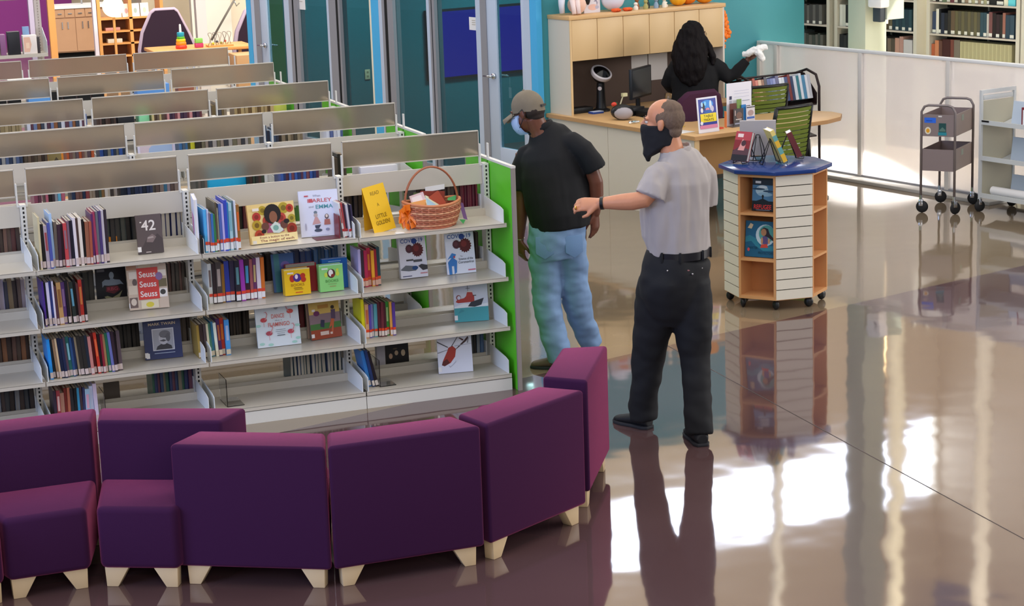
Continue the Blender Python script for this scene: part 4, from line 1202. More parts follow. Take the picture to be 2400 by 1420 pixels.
def egg_chair(label, x, y, rz, s=1.0):
    o = thing('lounge_chair', label, 'chair', (x, y, 0), rz, 'dark purple kids lounge chairs')
    prof = [(-.40, .30), (-.42, .52), (-.36, .78), (-.21, 1.06), (-.15, 1.10), (.15, 1.10), (.20, 1.06), (.36, .72), (.42, .56), (.38, .30)]
    rs = []
    for k, (d, sc, of) in enumerate(((-.03, .94, 0), (0, 1.0, 0), (.10, .95, .02))):
        rs.append([(p * sc * s, d, .3 + (q - .3) * s * (sc * .5 + .5)) for p, q in prof])
    G().rings(rs).build('back_shell', PL_SHELL, o, smooth='auto')
    rs = [[(p * .9 * s, -.031 - .01 * k, .32 + (q - .32) * s * .955) for p, q in prof] for k in range(2)]
    G().rings(rs).build('back_cushion', PL_DARK, o)
    G().box(-.38 * s, .38 * s, -.6, 0.0, .28, .42).build('seat', PL_DARK, o, bevel=.04)
    for sx in (-1, 1):
        for sy in (-.5, .0):
            G().tube([(sx * .3 * s, sy, 0), (sx * .27 * s, sy, .29)], .018, 8).build('leg', CHROME, o)
    return o
egg_chair('dark purple egg-backed lounge chair with lilac shell, behind the ring stacking toy', 5.69, 29.0, 0)
egg_chair('dark purple lounge chair half hidden by the light blue post', 6.88, 28.2, 0.1)
tt = thing('kids_table', 'light wood kids table carrying the toys', 'table', (5.85, 27.2, 0))
G().box(-.75, .62, -.35, .4, .63, .675).build('top', WOODO, tt, bevel=.01)
for sx, sy in ((-.7, -.3), (.57, -.3), (-.7, .35), (.57, .35)):
    G().box(sx - .02, sx + .02, sy - .02, sy + .02, 0, .63).build('leg', WOODO, tt)
ry = thing('ring_stacker', 'ring stacking toy in red, orange, yellow, green and teal with a white peg', 'toy', (5.505, 27.05, .676))
z = 0
for c, r, h in (('e8402c', .077, .045), ('f08a24', .07, .045), ('f2c41c', .064, .04), ('5ab02c', .055, .03), ('2c9ab0', .05, .06)):
    G().lathe([(r * .9, z), (r, z + .01), (r, z + h - .01), (r * .9, z + h)], 18).build('ring', cmat(c, .35), ry, smooth='auto')
    z += h
G().lathe([(.018, z), (.014, z + .10), (.004, z + .108)], 12).build('peg', WHITE, ry, smooth='auto')
bt = thing('block_toy', 'small green and magenta stacking block beside the ring toy', 'toy', (5.745, 27.05, .676))
G().box(-.055, .055, -.04, .04, 0, .06).build('lower_block', cmat('c0406a'), bt, bevel=.008)
G().box(-.05, .05, -.04, .04, .06, .125).build('upper_block', cmat('8ac860'), bt, bevel=.008)
bm_ = thing('bead_maze', 'wire bead maze toy with looping wires on the kids table', 'toy', (6.03, 27.05, .676))
G().box(-.17, .17, -.1, .1, 0, .02).build('base', WOODO, bm_)
for k in range(5):
    x = -.14 + k * .07
    w_ = G().tube([(x - .03 + .06 * t / 12 + .02 * math.sin(t), -.06 + .02 * k, .02 + .17 * math.sin(PI * t / 12)) for t in range(13)], .004, 6)
    w_.build('wire', cmat(('8a7a6a', '6a5a58', 'a89888', '7a6a60', '9a8a80')[k]), bm_, smooth=True)
for k, c in enumerate(('c8c030', '4a4a50', '8a8a30', 'b0503c')):
    G().ell((-.1 + k * .06, -.05 + .02 * k, .045 + .02 * (k % 2)), (.018, .018, .018), 10, 6).build('bead', cmat(c), bm_, smooth=True)
# stairs and rail
sa = tag(thing('stairs', None, None, (6.85, 36.0, 0)), kind='structure')
sa.name = 'trim_11'
for k in range(7):
    G().box(0, .78 + .02 * k, .25 * k - .8, .25 * k - .5, 0, .2 * (k + 1)).build('step', mat('cream_step', 'd9cba4', 0.6), sa)
    G().box(0, .78 + .02 * k, .25 * k - .83, .25 * k - .5, .2 * (k + 1), .2 * (k + 1) + .02).build('nosing', mat('cream_nosing', 'efe2bc', 0.6), sa)
hr = thing('handrail', 'slanted steel handrail on the cream wall behind the bead maze', 'handrail', (7.29, 33.3, 0))
G().tube([(0, 0, .22), (.62, 0, 1.15)], .018, 8).build('rail', mat('rail_grey', '7a746c', .4), hr, smooth=True)
G().tube([(.42, 0, .86), (.46, 0, .76), (.52, .05, .8)], .01, 8).build('bracket', CHROME, hr, smooth=True)
# folding partition and wood chest at the right of the fifth range
tagbox('toy_chest', 'light wood toy chest behind the rearmost bookcase, left of the blue post', 'chest', 6.08, 6.55, 26.3, 26.8, 0, .60, 'c99a6a')
# ================================================================ PURPLE MODULAR SEATS
def fabric(name, c, c2):
    m = mat(name, c, 0.85, sheen=0.6, bump=0.2, bscale=900, spec=0.1, stint='f0709c')
    return m
PURP = fabric('plum_wool', '391a3c', '')
LEGW = mat('pale_beech', 'd9bd94', 0.4, var=0.08, vscale=14, vstretch=(1, 1, .2))
HB, HF, DP = 0.352, 0.178, 0.645
def wid(y):
    return HB + (HF - HB) * y / DP
def trap(y0, y1, ins=0.0):
    return [(-wid(y0) + ins, y0), (wid(y0) - ins, y0), (wid(y1) - ins, y1), (-wid(y1) + ins, y1)]
def seat_unit():
    r = thing('modular_seat', '', 'sofa', (0, 0, 0), 0, 'curving run of purple modular seats')
    G().prism(trap(0.22, DP, .002), 0.088, 0.372).build('seat', PURP, r, bevel=0.028, seg=4)
    G().prism(trap(0.0, 0.225, .002), 0.088, 0.645).build('backrest', PURP, r, bevel=0.018, seg=4)
    for sx in (-1, 1):
        for y, ww in ((0.02, wid(0.05)), (DP - 0.075, wid(DP - .05))):
            o = ww - 0.03
            pts = [(sx * o, 0), (sx * (o - 0.052), 0), (sx * (o - 0.105), 0.09), (sx * (o + 0.004), 0.09)]
            if sx < 0: pts = pts[::-1]
            G().prism(pts, y, y + 0.055, 'y').build('leg', LEGW, r, bevel=0.003)
    return r
su = seat_unit()
units = [((1.835, 8.222), -31, 'purple seat shown from behind, leftmost of the four with backs to us'),
         ((2.497, 8.042), 0, 'purple seat shown from behind, second of the four with backs to us'),
         ((3.180, 8.220), 29, 'purple seat shown from behind, third of the four, angled right'),
         ((3.747, 8.836), 58.5, 'end purple seat at the right tip of the curve, by the man in grey'),
         ((1.676, 9.005), 152, 'purple seat facing us with its right end free, below the shelves'),
         ((1.000, 9.175), 180, 'purple seat facing us at the left edge of the picture'),
         ((0.335, 8.995), 210, 'purple seat cut off by the left picture edge, only a sliver in view')]
for i, ((x, y), a, lab) in enumerate(units):
    o = su if i == 0 else copy_tree(su)
    o.location = (x, y, 0)
    o.rotation_euler = (0, 0, math.radians(a))
    o['label'] = lab

# ================================================================ OCTAGONAL DISPLAY KIOSK
KC = Vector((6.525, 12.18, 0))
KA = math.radians(241.9)
SLATM = mat('slat_cream', 'ddd6c6', 0.45)
BEECH = mat('beech_laminate', 'd29a66', 0.45, var=0.12, vscale=5, vstretch=(1, 1, .15))
BEECH_D = mat('beech_inside', 'c08350', 0.5, var=0.12, vscale=5, vstretch=(1, 1, .15))
NAVY = mat('navy_laminate', '203a78', 0.16)
kk = thing('display_kiosk', 'octagonal rolling book display with slatted sides, wooden cubbies and navy top', 'display stand', KC, 0)
KR, KZ0, KZ1 = 0.355, 0.07, 0.93
APO = KR * math.cos(PI / 8)
SIDE = 2 * KR * math.sin(PI / 8)
def octa(r):
    return [(r * math.cos(KA + k * PI / 4), r * math.sin(KA + k * PI / 4)) for k in range(8)]
G().prism(octa(0.388), KZ1 + .002, KZ1 + .03).build('top', NAVY, kk, bevel=0.004)
G().prism(octa(KR - .002), KZ0, KZ0 + .022).build('base_plate', BEECH, kk)
G().prism(octa(KR - .002), KZ1 - .02, KZ1).build('top_plate', BEECH, kk)
for k in range(8):
    mid = KA + (k + .5) * PI / 4
    T = Matrix.Rotation(mid + PI / 2, 4, 'Z')        # local x along the face, local y inwards
    # outward is -y in the face frame
    def face(gm, name, m, par=kk, **kw):
        o = gm.build(name, m, par, **kw)
        o.matrix_local = T
        return o
    if k % 2 == 0:      # slatted face
        face(G().box(-SIDE / 2 + .004, SIDE / 2 - .004, -APO + .012, -APO + .022, KZ0 + .022, KZ1 - .02), 'backing', DARK)
        n = 12
        hh = (KZ1 - KZ0 - .006) / n
        for j in range(n):
            z = KZ0 + .004 + j * hh
            key = 'slat'
            o = cached(key, lambda: G().box(-SIDE / 2 + .003, SIDE / 2 - .003, -APO - .001, -APO + .0125, 0, hh - .0065), 'slat', SLATM, kk)
            o.matrix_local = T @ Matrix.Translation((0, 0, z))
    else:
        for sx in (-1, 1):
            face(G().box(*sorted((sx * (SIDE / 2 - .016), sx * (SIDE / 2 - .001))), -APO, -APO + .20, KZ0 + .022, KZ1 - .02), 'jamb', BEECH)
        face(G().box(-SIDE / 2, SIDE / 2, -APO + .195, -APO + .202, KZ0 + .02, KZ1 - .02), 'back_panel', BEECH_D)
        for z in (.665, .35):
            face(G().box(-SIDE / 2 + .016, SIDE / 2 - .016, -APO, -APO + .195, z - .016, z), 'shelf', BEECH)
for k in range(8):
    a = KA + k * PI / 4
    c = thing('caster', None, None)
    c.parent = kk
    c.location = (0.315 * math.cos(a), 0.315 * math.sin(a), 0)
    c.rotation_euler = (0, 0, a + .6)
    G().ell((0, 0, .035), (.032, .020, .035), 14, 8).build('wheel', BLACKP, c, smooth=True)
    G().tube([(0, 0, .04), (0, 0, .071)], .012, 8).build('stem', BLACKP, c)

def face_pt(k, x, y, z):
    mid = KA + (k + .5) * PI / 4
    p = Matrix.Rotation(mid + PI / 2, 4, 'Z') @ Vector((x, y - APO, z))
    return KC + p, mid + PI / 2
def cubby_book(label, x, y, z, w, h, t, c, decor):
    p, a = face_pt(7, x, y, z)
    o = flat_book(label, p.x - w / 2 * math.cos(a), p.y - w / 2 * math.sin(a), p.x + w / 2 * math.cos(a), p.y + w / 2 * math.sin(a), z, h, t, 6, c, decor, sticker=False)
    return o
cubby_book('dark blue stormy book with a red title in the upper cubby of the display', 0.012, .07, .667, .155, .225, .03, '141a28',
           [('r', 0, .3, 1, .78, '4a7aa4'), ('e', .45, .62, .3, .16, 'a8c8dc'), ('e', .6, .5, .35, .06, '8ab0cc'), ('e', .5, .72, .2, .05, 'd4e4f0'), ('e', .3, .66, .3, .03, '24405c'), ('e', .75, .6, .25, .03, '2c4a68'), ('r', 0, .78, 1, 1, '1c2434'),
            ('p', [(0, .18), (.2, .3), (.44, .36), (.56, .36), (.85, .28), (1, .2), (1, 0), (0, 0)], '141824'), ('e', .5, .44, .05, .05, '10121a'), ('r', .47, .34, .53, .44, '10121a'), ('t', 'REFUGEE', .1, .06, .13, .82, 'd83838'), ('r', .2, .02, .85, .035, '8a8aa0'), ('r', .14, .83, .4, .9, 'd8e0e8')])
cubby_book('square blue book with a long-haired girl before a pale moon, middle cubby of the display', 0.0, .05, .352, .222, .245, .014, '24628c',
           [('e', .66, .62, .32, .3, 'b8d0e0'), ('e', .7, .66, .26, .24, '4f9a9c'), ('p', [(0, .55), (.15, .6), (.35, .52), (.5, .3), (1, .34), (1, 0), (0, 0)], '2f7f9a'), ('p', [(0, .4), (.2, .44), (.36, .3), (.6, .18), (1, .2), (1, 0), (0, 0)], '1d5c82'),
            ('p', [(.5, .76), (.6, .84), (.74, .8), (.8, .66), (.98, .5), (.96, .44), (.76, .56), (.62, .6)], '2a2230'), ('e', .6, .7, .09, .1, 'a87a5c'), ('p', [(.54, .38), (.52, .5), (.6, .6), (.72, .58), (.76, .44), (.74, .36)], '5a4a80'), ('e', .55, .46, .035, .1, 'c0906c'), ('e', .78, .46, .035, .08, 'c0906c'),
            ('p', [(.5, .26), (.54, .36), (.72, .38), (.76, .28)], 'c8483c'), ('t', 'WATER', .12, .22, .07, .3, '12405c'), ('t', 'PROTECTORS', .44, .09, .07, .5, '12405c'), ('p', [(.07, .8), (.16, .94), (.26, .9), (.2, .78)], 'cfc0a4'), ('e', .12, .2, .04, .05, 'c8505c')])
p_, a_ = face_pt(1, -.05, .05, 0)
tag(G().box(-.02, .02, -.01, .01, 0, .04).build('red_token', cmat('d84a2c'), loc=(p_.x, p_.y, KZ0 + .0235)), 'small red and white token in the lowest right cubby of the display', 'token')

# wire easels and the books on the kiosk top
WIRE = mat('black_wire', '17171a', 0.35, metal=0.3)
KT = KZ1 + .031
def easel(label, x, y, rz, h=.17, w=.075):
    o = thing('wire_easel', label, 'easel', (x, y, KT), rz, None)
    g = G()
    for s in (-1, 1):
        g.tube([(s * .012, .055, h), (s * w * .55, .02, h * .45), (s * w * .62, -.005, .01), (s * w * .5, -.055, .004), (s * w * .4, -.06, .028)], .003, 6)
    g.tube([(-.012, .055, h), (0, .06, h + .004), (.012, .055, h)], .003, 6)
    g.tube([(-w * .6, 0, .012), (0, .0, .012), (w * .6, 0, .012)], .003, 6)
    g.build('front_frame', WIRE, o, smooth=True)
    g = G()
    for s in (-1, 1):
        g.tube([(s * .01, .058, h - .01), (s * w * .45, .12, .003)], .003, 6)
    g.tube([(-w * .45, .12, .003), (w * .45, .12, .003)], .003, 6)
    g.build('rear_leg', WIRE, o, smooth=True)
    return o
def easel_book(label, ex, ey, rz, w, h, t, c, decor, lean=22, pages=None, name='display_book'):
    e = easel('black wire easel under the ' + label[0], ex, ey, rz)
    dx, dy = math.cos(rz), math.sin(rz)
    nx, ny = -dy, dx
    cx, cy = ex - nx * .045, ey - ny * .045
    o = flat_book(label[1], cx - dx * w / 2, cy - dy * w / 2, cx + dx * w / 2, cy + dy * w / 2, KT + .012, h, t, lean, c, decor, sticker=False, name=name)
    return o
easel_book(('red book, front left of the display top', 'red and black paperback on an easel at the left of the display top'), 6.335, 12.30, math.radians(-62), .13, .205, .03, '8a2c34',
           [('r', 0, 0, 1, .35, '24222c'), ('p', [(0, .3), (.4, .5), (1, .4), (1, .2), (0, .2)], '5a3a44'), ('r', 0, .7, 1, 1, 'b84450'), ('p', [(.3, .35), (.5, .75), (.75, .6), (.7, .35)], 'e09a98'), ('r', .15, .8, .5, .92, 'f0d8d8'), ('e', .6, .6, .15, .1, '4a3038')])
easel_book(('pale grey backed book at the rear of the display top', 'big pale grey picture book seen from its back on the display top'), 6.53, 12.44, math.radians(152), .25, .265, .012, 'cdc6c4', None, 16)
o = easel_book(('yellow and teal book at the front of the display top', 'yellow and teal striped book edge-on at the front of the display top'), 6.535, 12.16, math.radians(80), .15, .24, .03, 'e8d27c',
               [('p', [(0, 0), (1, .3), (1, .5), (0, .25)], '5aa0a4')], 24)
bandg = G()
for z0, z1, m in ((.0, .06, 0), (.06, .11, 1), (.11, .16, 0), (.16, .2, 1)):
    bandg.box(-.0758, -.0752, .0, .03, z0, z1, 0 if m == 0 else 1)
bandg.build('spine_print', [cmat('e8b83c'), cmat('6aa8a4')], o)
easel_book(('brown book, right of the display top', 'thick dark red book leaning on an easel at the right of the display top'), 6.74, 12.29, math.radians(66), .14, .185, .038, '6a2e34', [('r', .1, .1, .9, .9, '5c262c')], 24)
# ================================================================ DESK AND HUTCH
WOODD = mat('maple_worktop', 'd9ae78', 0.4, var=0.07, vscale=5, vstretch=(.3, 1, 1))
WOODE = mat('maple_edge', 'bf9160', 0.45, var=0.07, vscale=5)
DOORM = mat('maple_door', 'd8b684', 0.45, var=0.04, vscale=4, vstretch=(1, 1, .2))
WHITEC = mat('cabinet_cream_white', 'd9cfc0', 0.5)
dk = thing('reception_desk', 'maple and cream service desk with a rounded table end, behind the man in grey', 'desk', P0, TH)
top = [(0.06, -0.005), (0.06, -2.22), (1.2, -2.26), (1.5, -2.25), (1.72, -2.17), (1.87, -2.02), (1.90, -1.86), (1.84, -1.70), (1.70, -1.58), (1.5, -1.52), (0.62, -1.46), (0.50, -1.36), (0.50, -0.62), (1.90, -0.62), (1.90, -0.005)]
G().prism(top[::-1], .704, .74).build('worktop', [WOODD], dk, bevel=.003)
ee = G()
for a, b in zip(top[1:-2], top[2:-1]):
    A_, B_ = Vector((a[0], a[1], 0)), Vector((b[0], b[1], 0))
    d = (B_ - A_).normalized()
    nrm = Vector((d.y, -d.x, 0)) * -1
    o1 = -nrm * .002
    ee.add([(A_.x + o1.x, A_.y + o1.y, .7045), (B_.x + o1.x, B_.y + o1.y, .7045), (B_.x + o1.x, B_.y + o1.y, .7375), (A_.x + o1.x, A_.y + o1.y, .7375)], [(0, 1, 2, 3)])
ee.build('edge_band', WOODE, dk)
G().box(.055, .0595, -2.22, -.005, .7045, .7375).build('edge_band', WOODE, dk)
G().box(.08, .10, -.942, -.004, 0, .703).build('side_panel', WHITEC, dk)
G().box(.08, .10, -2.19, -.948, 0, .703).build('side_panel', WHITEC, dk)
G().box(.078, .125, -2.20, -2.19, 0, .703).build('wood_edge', DOORM, dk)
G().box(.125, 1.05, -2.05, -2.03, .36, .703).build('modesty_panel', WOODE, dk)
G().box(.10, .47, -1.34, -.004, .08, .703).build('cabinet_body', WHITEC, dk)
G().tube([(1.55, -1.88, 0), (1.55, -1.88, .704)], .035, 14).build('table_leg', BLACKP, dk, smooth='auto')
G().lathe([(.22, 0), (.22, .012), (.05, .03)], 20, (1.55, -1.88, 0)).build('leg_foot', BLACKP, dk, smooth='auto')

hu = thing('desk_hutch', 'maple hutch with six overhead doors standing on the back of the service desk', 'cabinet', bw(0, 0, .7405), TH)
Z = lambda z: z - .7405
G().box(.108, .128, -.345, -.004, 0, Z(1.605)).build('end_panel', WHITEC, hu)
G().box(.108, .130, -.351, -.345, 0, Z(1.605)).build('end_edge', DOORM, hu)
G().box(1.875, 1.895, -.345, -.004, 0, Z(1.605)).build('end_panel', WHITEC, hu)
G().box(.10, 1.905, -.358, -.002, Z(1.605), Z(1.642)).build('top', WOODD, hu, bevel=.003)
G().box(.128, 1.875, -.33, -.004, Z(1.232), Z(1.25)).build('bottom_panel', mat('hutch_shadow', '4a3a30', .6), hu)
G().box(.128, 1.875, -.012, -.004, 0, Z(1.232)).build('tack_board', mat('brown_tackboard', '5a4a42', .9), hu)
dsp = [.130, .414, .706, 1.006, 1.297, 1.590, 1.878]
for a, b in zip(dsp, dsp[1:]):
    G().box(a + .003, b - .003, -.349, -.332, Z(1.234), Z(1.602)).build('door', DOORM, hu, bevel=.002)
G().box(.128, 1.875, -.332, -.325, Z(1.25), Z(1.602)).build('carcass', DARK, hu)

def bthing(name, label, cat, v, u, z, rz=0.0, group=None):
    return thing(name, label, cat, bw(v, u, z), TH + rz, group)
def bbox(name, label, cat, v, u, z, w, d, h, c, rz=0.0, group=None, bevel=.002, rough=.45):
    o = G().box(-w / 2, w / 2, -d / 2, d / 2, 0, h).build(name, cmat(c, rough), bevel=bevel)
    o.location = bw(v, u, z)
    o.rotation_euler = (0, 0, TH + rz)
    return tag(o, label, cat, group)
# sheets pinned on the tackboard
for i, (a, b) in enumerate(((1.035, 1.225), (1.235, 1.46))):
    o = bthing('pinned_sheet', ('left', 'right')[i] + ' of two pale sheets pinned on the hutch board behind the monitor', 'paper', (a + b) / 2, -.0135, .94)
    G().box(-(b - a) / 2, (b - a) / 2, -.001, 0, 0, .25).build('sheet', cmat('c9c4c0', .7), o)
# round headed pedestal device
fo = bthing('pedestal_fan', 'black pedestal device with round silver-rimmed head under the hutch', 'fan', .50, -.26, .7405)
G().lathe([(.085, 0), (.085, .015), (.05, .03), (.042, .09), (.036, .26)], 20).build('pedestal', BLACKP, fo, smooth='auto')
Rf = Matrix.Rotation(math.radians(38), 4, 'X')
Th = Matrix.Translation((0, -.01, .345)) @ Rf
G(Th).lathe([(.05, -.07), (.085, -.03), (.095, .0)], 24).build('head_shell', BLACKP, fo, smooth='auto')
G(Th).lathe([(.095, -.015), (.102, 0), (.100, .022), (.086, .03), (.084, .02)], 28).build('rim', mat('silver_plastic', 'c9c2c4', .3), fo, smooth='auto')
G(Th).lathe([(.084, .022), (.04, .05), (.001, .058)], 24).build('dome', mat('gloss_black', '08080a', .15), fo, smooth='auto')
G().tube([(-.036, -.03, .215), (-.040, -.045, .215)], .018, 14).build('dial', mat('silver_plastic', 'c9c2c4', .3), fo, smooth='auto')
# monitor
mo = bthing('monitor', 'black flat monitor turned sideways on the desk behind the man in grey', 'monitor', .78, -.50, .7405, math.radians(29))
G().box(-.22, .22, -.012, .018, .12, .40).build('housing', mat('monitor_black', '1c1e24', .45), mo, bevel=.006)
G().box(-.205, .205, -.0135, -.012, .14, .385).build('screen_face', mat('screen_dark', '24282e', .2), mo)
G().tube([(0, .03, .012), (0, .03, .2)], .022, 10).build('stand', BLACKP, mo)
G().box(-.11, .11, -.06, .12, 0, .012).build('foot', BLACKP, mo, bevel=.003)
# clutter
dv = bthing('desk_device', 'black rounded device with a pale grey oval face at the left edge of the desk', 'device', .26, -.92, .7405, math.radians(-40))
G().ell((0, .03, .07), (.105, .075, .07), 18, 10).build('body', BLACKP, dv, smooth=True)
G().ell((.012, -.012, .062), (.085, .045, .056), 18, 10).build('oval_face', mat('pale_grey_plastic', 'a8a0a4', .4), dv, smooth=True)
ph = bthing('pen_holder', 'black pen holder with green, red and yellow items behind the oval device', 'holder', .36, -.72, .7405)
G().lathe([(.035, 0), (.035, .09), (.031, .09), (.031, .01)], 16).build('cup', BLACKP, ph, smooth='auto')
G().tube([(0, 0, .05), (.06, 0, .19)], .006, 8).build('yellow_pencil', cmat('c8c0a0'), ph)
G().tube([(0, .01, .05), (-.02, 0, .13)], .012, 8).build('green_stem', cmat('2e6a40'), ph)
G().ell((-.05, -.01, .12), (.028, .022, .02), 12, 6).build('red_flower', cmat('d8402c'), ph, smooth=True)
G().box(.045, .095, -.02, .01, .18, .21).build('yellow_tag', cmat('cfc79a'), ph)
bbox('black_box', 'low black keyboard tray with cables at the back left of the desk', 'keyboard', .28, -.20, .7405, .26, .12, .05, '121214')
bbox('notepad', 'blue and white notepad at the left under the hutch', 'notepad', .37, -.36, .7405, .12, .08, .018, '2a4a9a')
tag(G().box(-.055, .055, -.035, .035, 0, .003).build('note_slip', cmat('c8d4ec'), loc=bw(.37, -.37, .759), rz=TH), 'pale slip on the blue notepad', 'paper')
bbox('black_tray', 'black document tray on the desk in front of the monitor', 'tray', .52, -.66, .7405, .22, .2, .07, '16161a', .3)
gls = bthing('glass_jar', 'clear glass jar on the desk beside the woman', 'jar', 1.12, -.48, .7405)
G().lathe([(.036, 0), (.038, .005), (.038, .12), (.035, .125), (.035, .008)], 20).build('jar', CLEARP, gls, smooth='auto')
G().lathe([(.0345, .009), (.0345, .07)], 16).build('contents', cmat('9a9488'), gls)
tp = bthing('tape_dispenser', 'clear crumpled plastic wrap near the desk edge by the grey oval device', 'wrap', .20, -1.18, .7405)
G().ell((0, 0, .014), (.06, .035, .014), 14, 6).build('film', CLEARP, tp, smooth=True)
bbox('yellow_folder', 'yellow folder lying on the desk behind the framed treats sign', 'folder', .26, -1.62, .7405, .22, .16, .004, 'e0c040', .2)
bbox('white_sheet', 'white paper lying on the desk left of the framed treats sign', 'paper', .16, -1.90, .7405, .15, .2, .002, 'eeeae6', .1)
bbox('phone_block', 'black telephone base on the desk left of the monitor', 'telephone', .60, -.85, .7405, .15, .17, .05, '141416', .3)
# framed sign
sg = bthing('acrylic_sign', 'clear framed sign with blue and yellow print about table treats at the desk corner', 'sign', .295, -2.12, .7405, math.radians(4))
sg.rotation_euler = (math.radians(-6), 0, TH + math.radians(4))
G().box(-.115, .115, .0, .004, 0, .30).build('acrylic_sheet', mat('frosty_acrylic', 'eceaf4', .1), sg)
G().box(-.115, .115, .0, .09, -.0, .004).build('foot', CLEARP, sg)
pr = print_mesh([('r', .07, .16, .93, .95, '2a3a9c'), ('e', .5, .8, .3, .12, '2f8ae0'), ('e', .3, .74, .08, .1, '1c2434'), ('e', .24, .8, .05, .07, 'b0d8f4'), ('e', .4, .82, .05, .06, '8ad0f4'), ('e', .66, .78, .06, .12, 'd0e4f4'), ('e', .72, .66, .09, .09, 'c8c4dc'),
                 ('e', .22, .64, .06, .07, 'e4e0e8'), ('e', .5, .65, .1, .05, 'd88a9c'), ('e', .5, .59, .2, .05, '1c5ab0'), ('r', .12, .3, .9, .54, 'f2d820'), ('t', 'TABLE', .28, .44, .065, .46, '20200c'), ('t', '&', .48, .405, .03, .05, '20200c'), ('t', 'TREATS', .26, .33, .065, .5, '20200c'), ('e', .16, .28, .07, .05, 'e8e8f0'), ('r', .07, .12, .93, .22, 'dc88ac')],
                .23, .30, sg, 'sign_print')
# brochure holder
bh = bthing('brochure_holder', 'clear brochure holder with leaflets beside the framed treats sign', 'holder', .76, -1.98, .7405, math.radians(2))
G().box(-.14, .14, .03, .034, 0, .37).build('back_sheet', mat('frosty_acrylic', 'eceaf4', .1), bh)
G().box(-.14, .14, -.05, .03, 0, .006).build('tray', CLEARP, bh)
lw = [(-.132, -.06, .02, .20, '6a3c38', -.004), (-.05, .0, .12, .23, '7a9a50', .0), (-.115, -.005, .0, .155, '4c484c', -.03), (.03, .125, .0, .165, 'd8d4dc', -.03), (-.01, .04, .02, .18, '2a7ac0', -.012)]
for i, (a, b, z0, z1, c, y) in enumerate(lw):
    lf = G().box(a, b, y, y + .006, z0 + .0065, z1).build('leaflet', cmat(c), bh)
    lf['label'] = ('brown leaflet', 'green leaflet', 'charcoal leaflet', 'white and blue leaflet', 'bright blue leaflet')[i]
print_mesh([('r', .1, .62, .2, .7, '3a3a5c'), ('r', .1, .5, .2, .6, 'a8a8b8'), ('r', .3, .8, .9, .81, 'c8c8dc'), ('r', .3, .74, .9, .75, 'c8c8dc'), ('r', .3, .66, .9, .67, 'c8c8dc'), ('r', .62, .56, .92, .575, '9aa0b0'),
            ('r', .62, .42, .95, .44, '3a3a44')], .28, .37, bh, 'printed_lines').location = (0, .0295, 0)
print_mesh([('r', .1, .6, .2, .9, 'b8a8a8'), ('e', .55, .6, .3, .2, '7a6058'), ('r', .2, .35, .8, .4, 'd8d0d0'), ('r', .1, .1, .9, .18, '9aa0b8')], .11, .15, bh, 'leaflet_print').location = (-.06, -.0305, .006)
print_mesh([('e', .5, .62, .35, .16, 'b09898'), ('r', .05, .3, .95, .42, '4a6cb8'), ('r', .1, .2, .9, .24, 'b0b0c0'), ('r', 0, .9, 1, .95, '34343c')], .095, .16, bh, 'leaflet_print').location = (.0775, -.0305, .006)
oc = bthing('orange_card', 'orange card standing between the treats sign and the brochure holder', 'card', .585, -1.98, .7405, math.radians(70))
G().box(-.03, .03, 0, .002, 0, .14).build('card', cmat('f08a4c'), oc)
tag(G().box(-.03, .03, -.02, .02, 0, .012).build('red_note_block', cmat('d8482c'), loc=bw(.50, -2.0, .7405), rz=TH), 'small red and white note block behind the treats sign', 'notes')

# toys on the hutch
HT = 1.6425
pig = bthing('plush_toy', 'peach pink plush animal sitting at the left end of the hutch top', 'plush toy', .245, -.19, HT)
PK = mat('peach_plush', 'f0c4ae', .9, sheen=.5)
G().ell((.06, .0, .085), (.085, .09, .085), 18, 10).build('body', PK, pig, smooth=True)
q = G()
for x, y, h in ((-.045, -.11, .16), (.0, -.12, .17)):
    q.tube([(x, y, .012), (x + .004, y + .02, h * .5), (x + .01, y + .05, h)], [.02, .022, .028], 10)
q.build('limbs', mat('pale_plush', 'f2dcd6', .9), pig, smooth=True)
G().ell((-.01, -.06, .21), (.07, .06, .065), 16, 8).build('head', PK, pig, smooth=True)
wp = bthing('plush_toy', 'white plush leg-like toy hanging at the left corner of the hutch top', 'plush toy', .135, -.20, HT)
G().tube([(0, 0, .02), (-.005, 0, .09), (0, 0, .18)], [.024, .028, .035], 12).build('body', mat('white_plush', 'dfe0ea', .9), wp, smooth=True)
fr = bthing('drawing_card', 'white card with grey and pink scribbles and a black dangling ear', 'picture', .475, -.19, HT)
G().box(-.09, .09, 0, .015, 0, .2).build('card', cmat('dcd6dc', .6), fr)
print_mesh([('e', .55, .25, .3, .14, 'e0b4a4'), ('p', [(.6, .5), (.75, .62), (.85, .45), (.8, .3), (.76, .5)], '8a8498'), ('e', .8, .24, .12, .08, 'b0b0c4')], .18, .2, fr, 'drawing')
G().ell((-.06, -.02, .15), (.03, .014, .075), 12, 8).build('black_tail', BLACKP, fr, smooth=True)
dk2 = bthing('plush_toy', 'round white plush bird with orange feet on the hutch top', 'plush toy', .70, -.2, HT)
G().ell((0, 0, .115), (.115, .1, .105), 20, 12).build('body', mat('white_plush', 'dfe0ea', .9), dk2, smooth=True)
fm = mat('orange_plush', 'e8622c', .9)
for s in (-1, 1):
    q = G()
    for k in (-1, 0, 1):
        q.ell((.02 + s * .065 + k * .022, -.115, .017), (.018, .045, .017), 10, 6)
    q.build('foot', fm, dk2, smooth=True)
G().ell((.13, -.01, .14), (.018, .03, .05), 10, 6).build('wing', mat('white_plush', 'dfe0ea', .9), dk2, smooth=True)
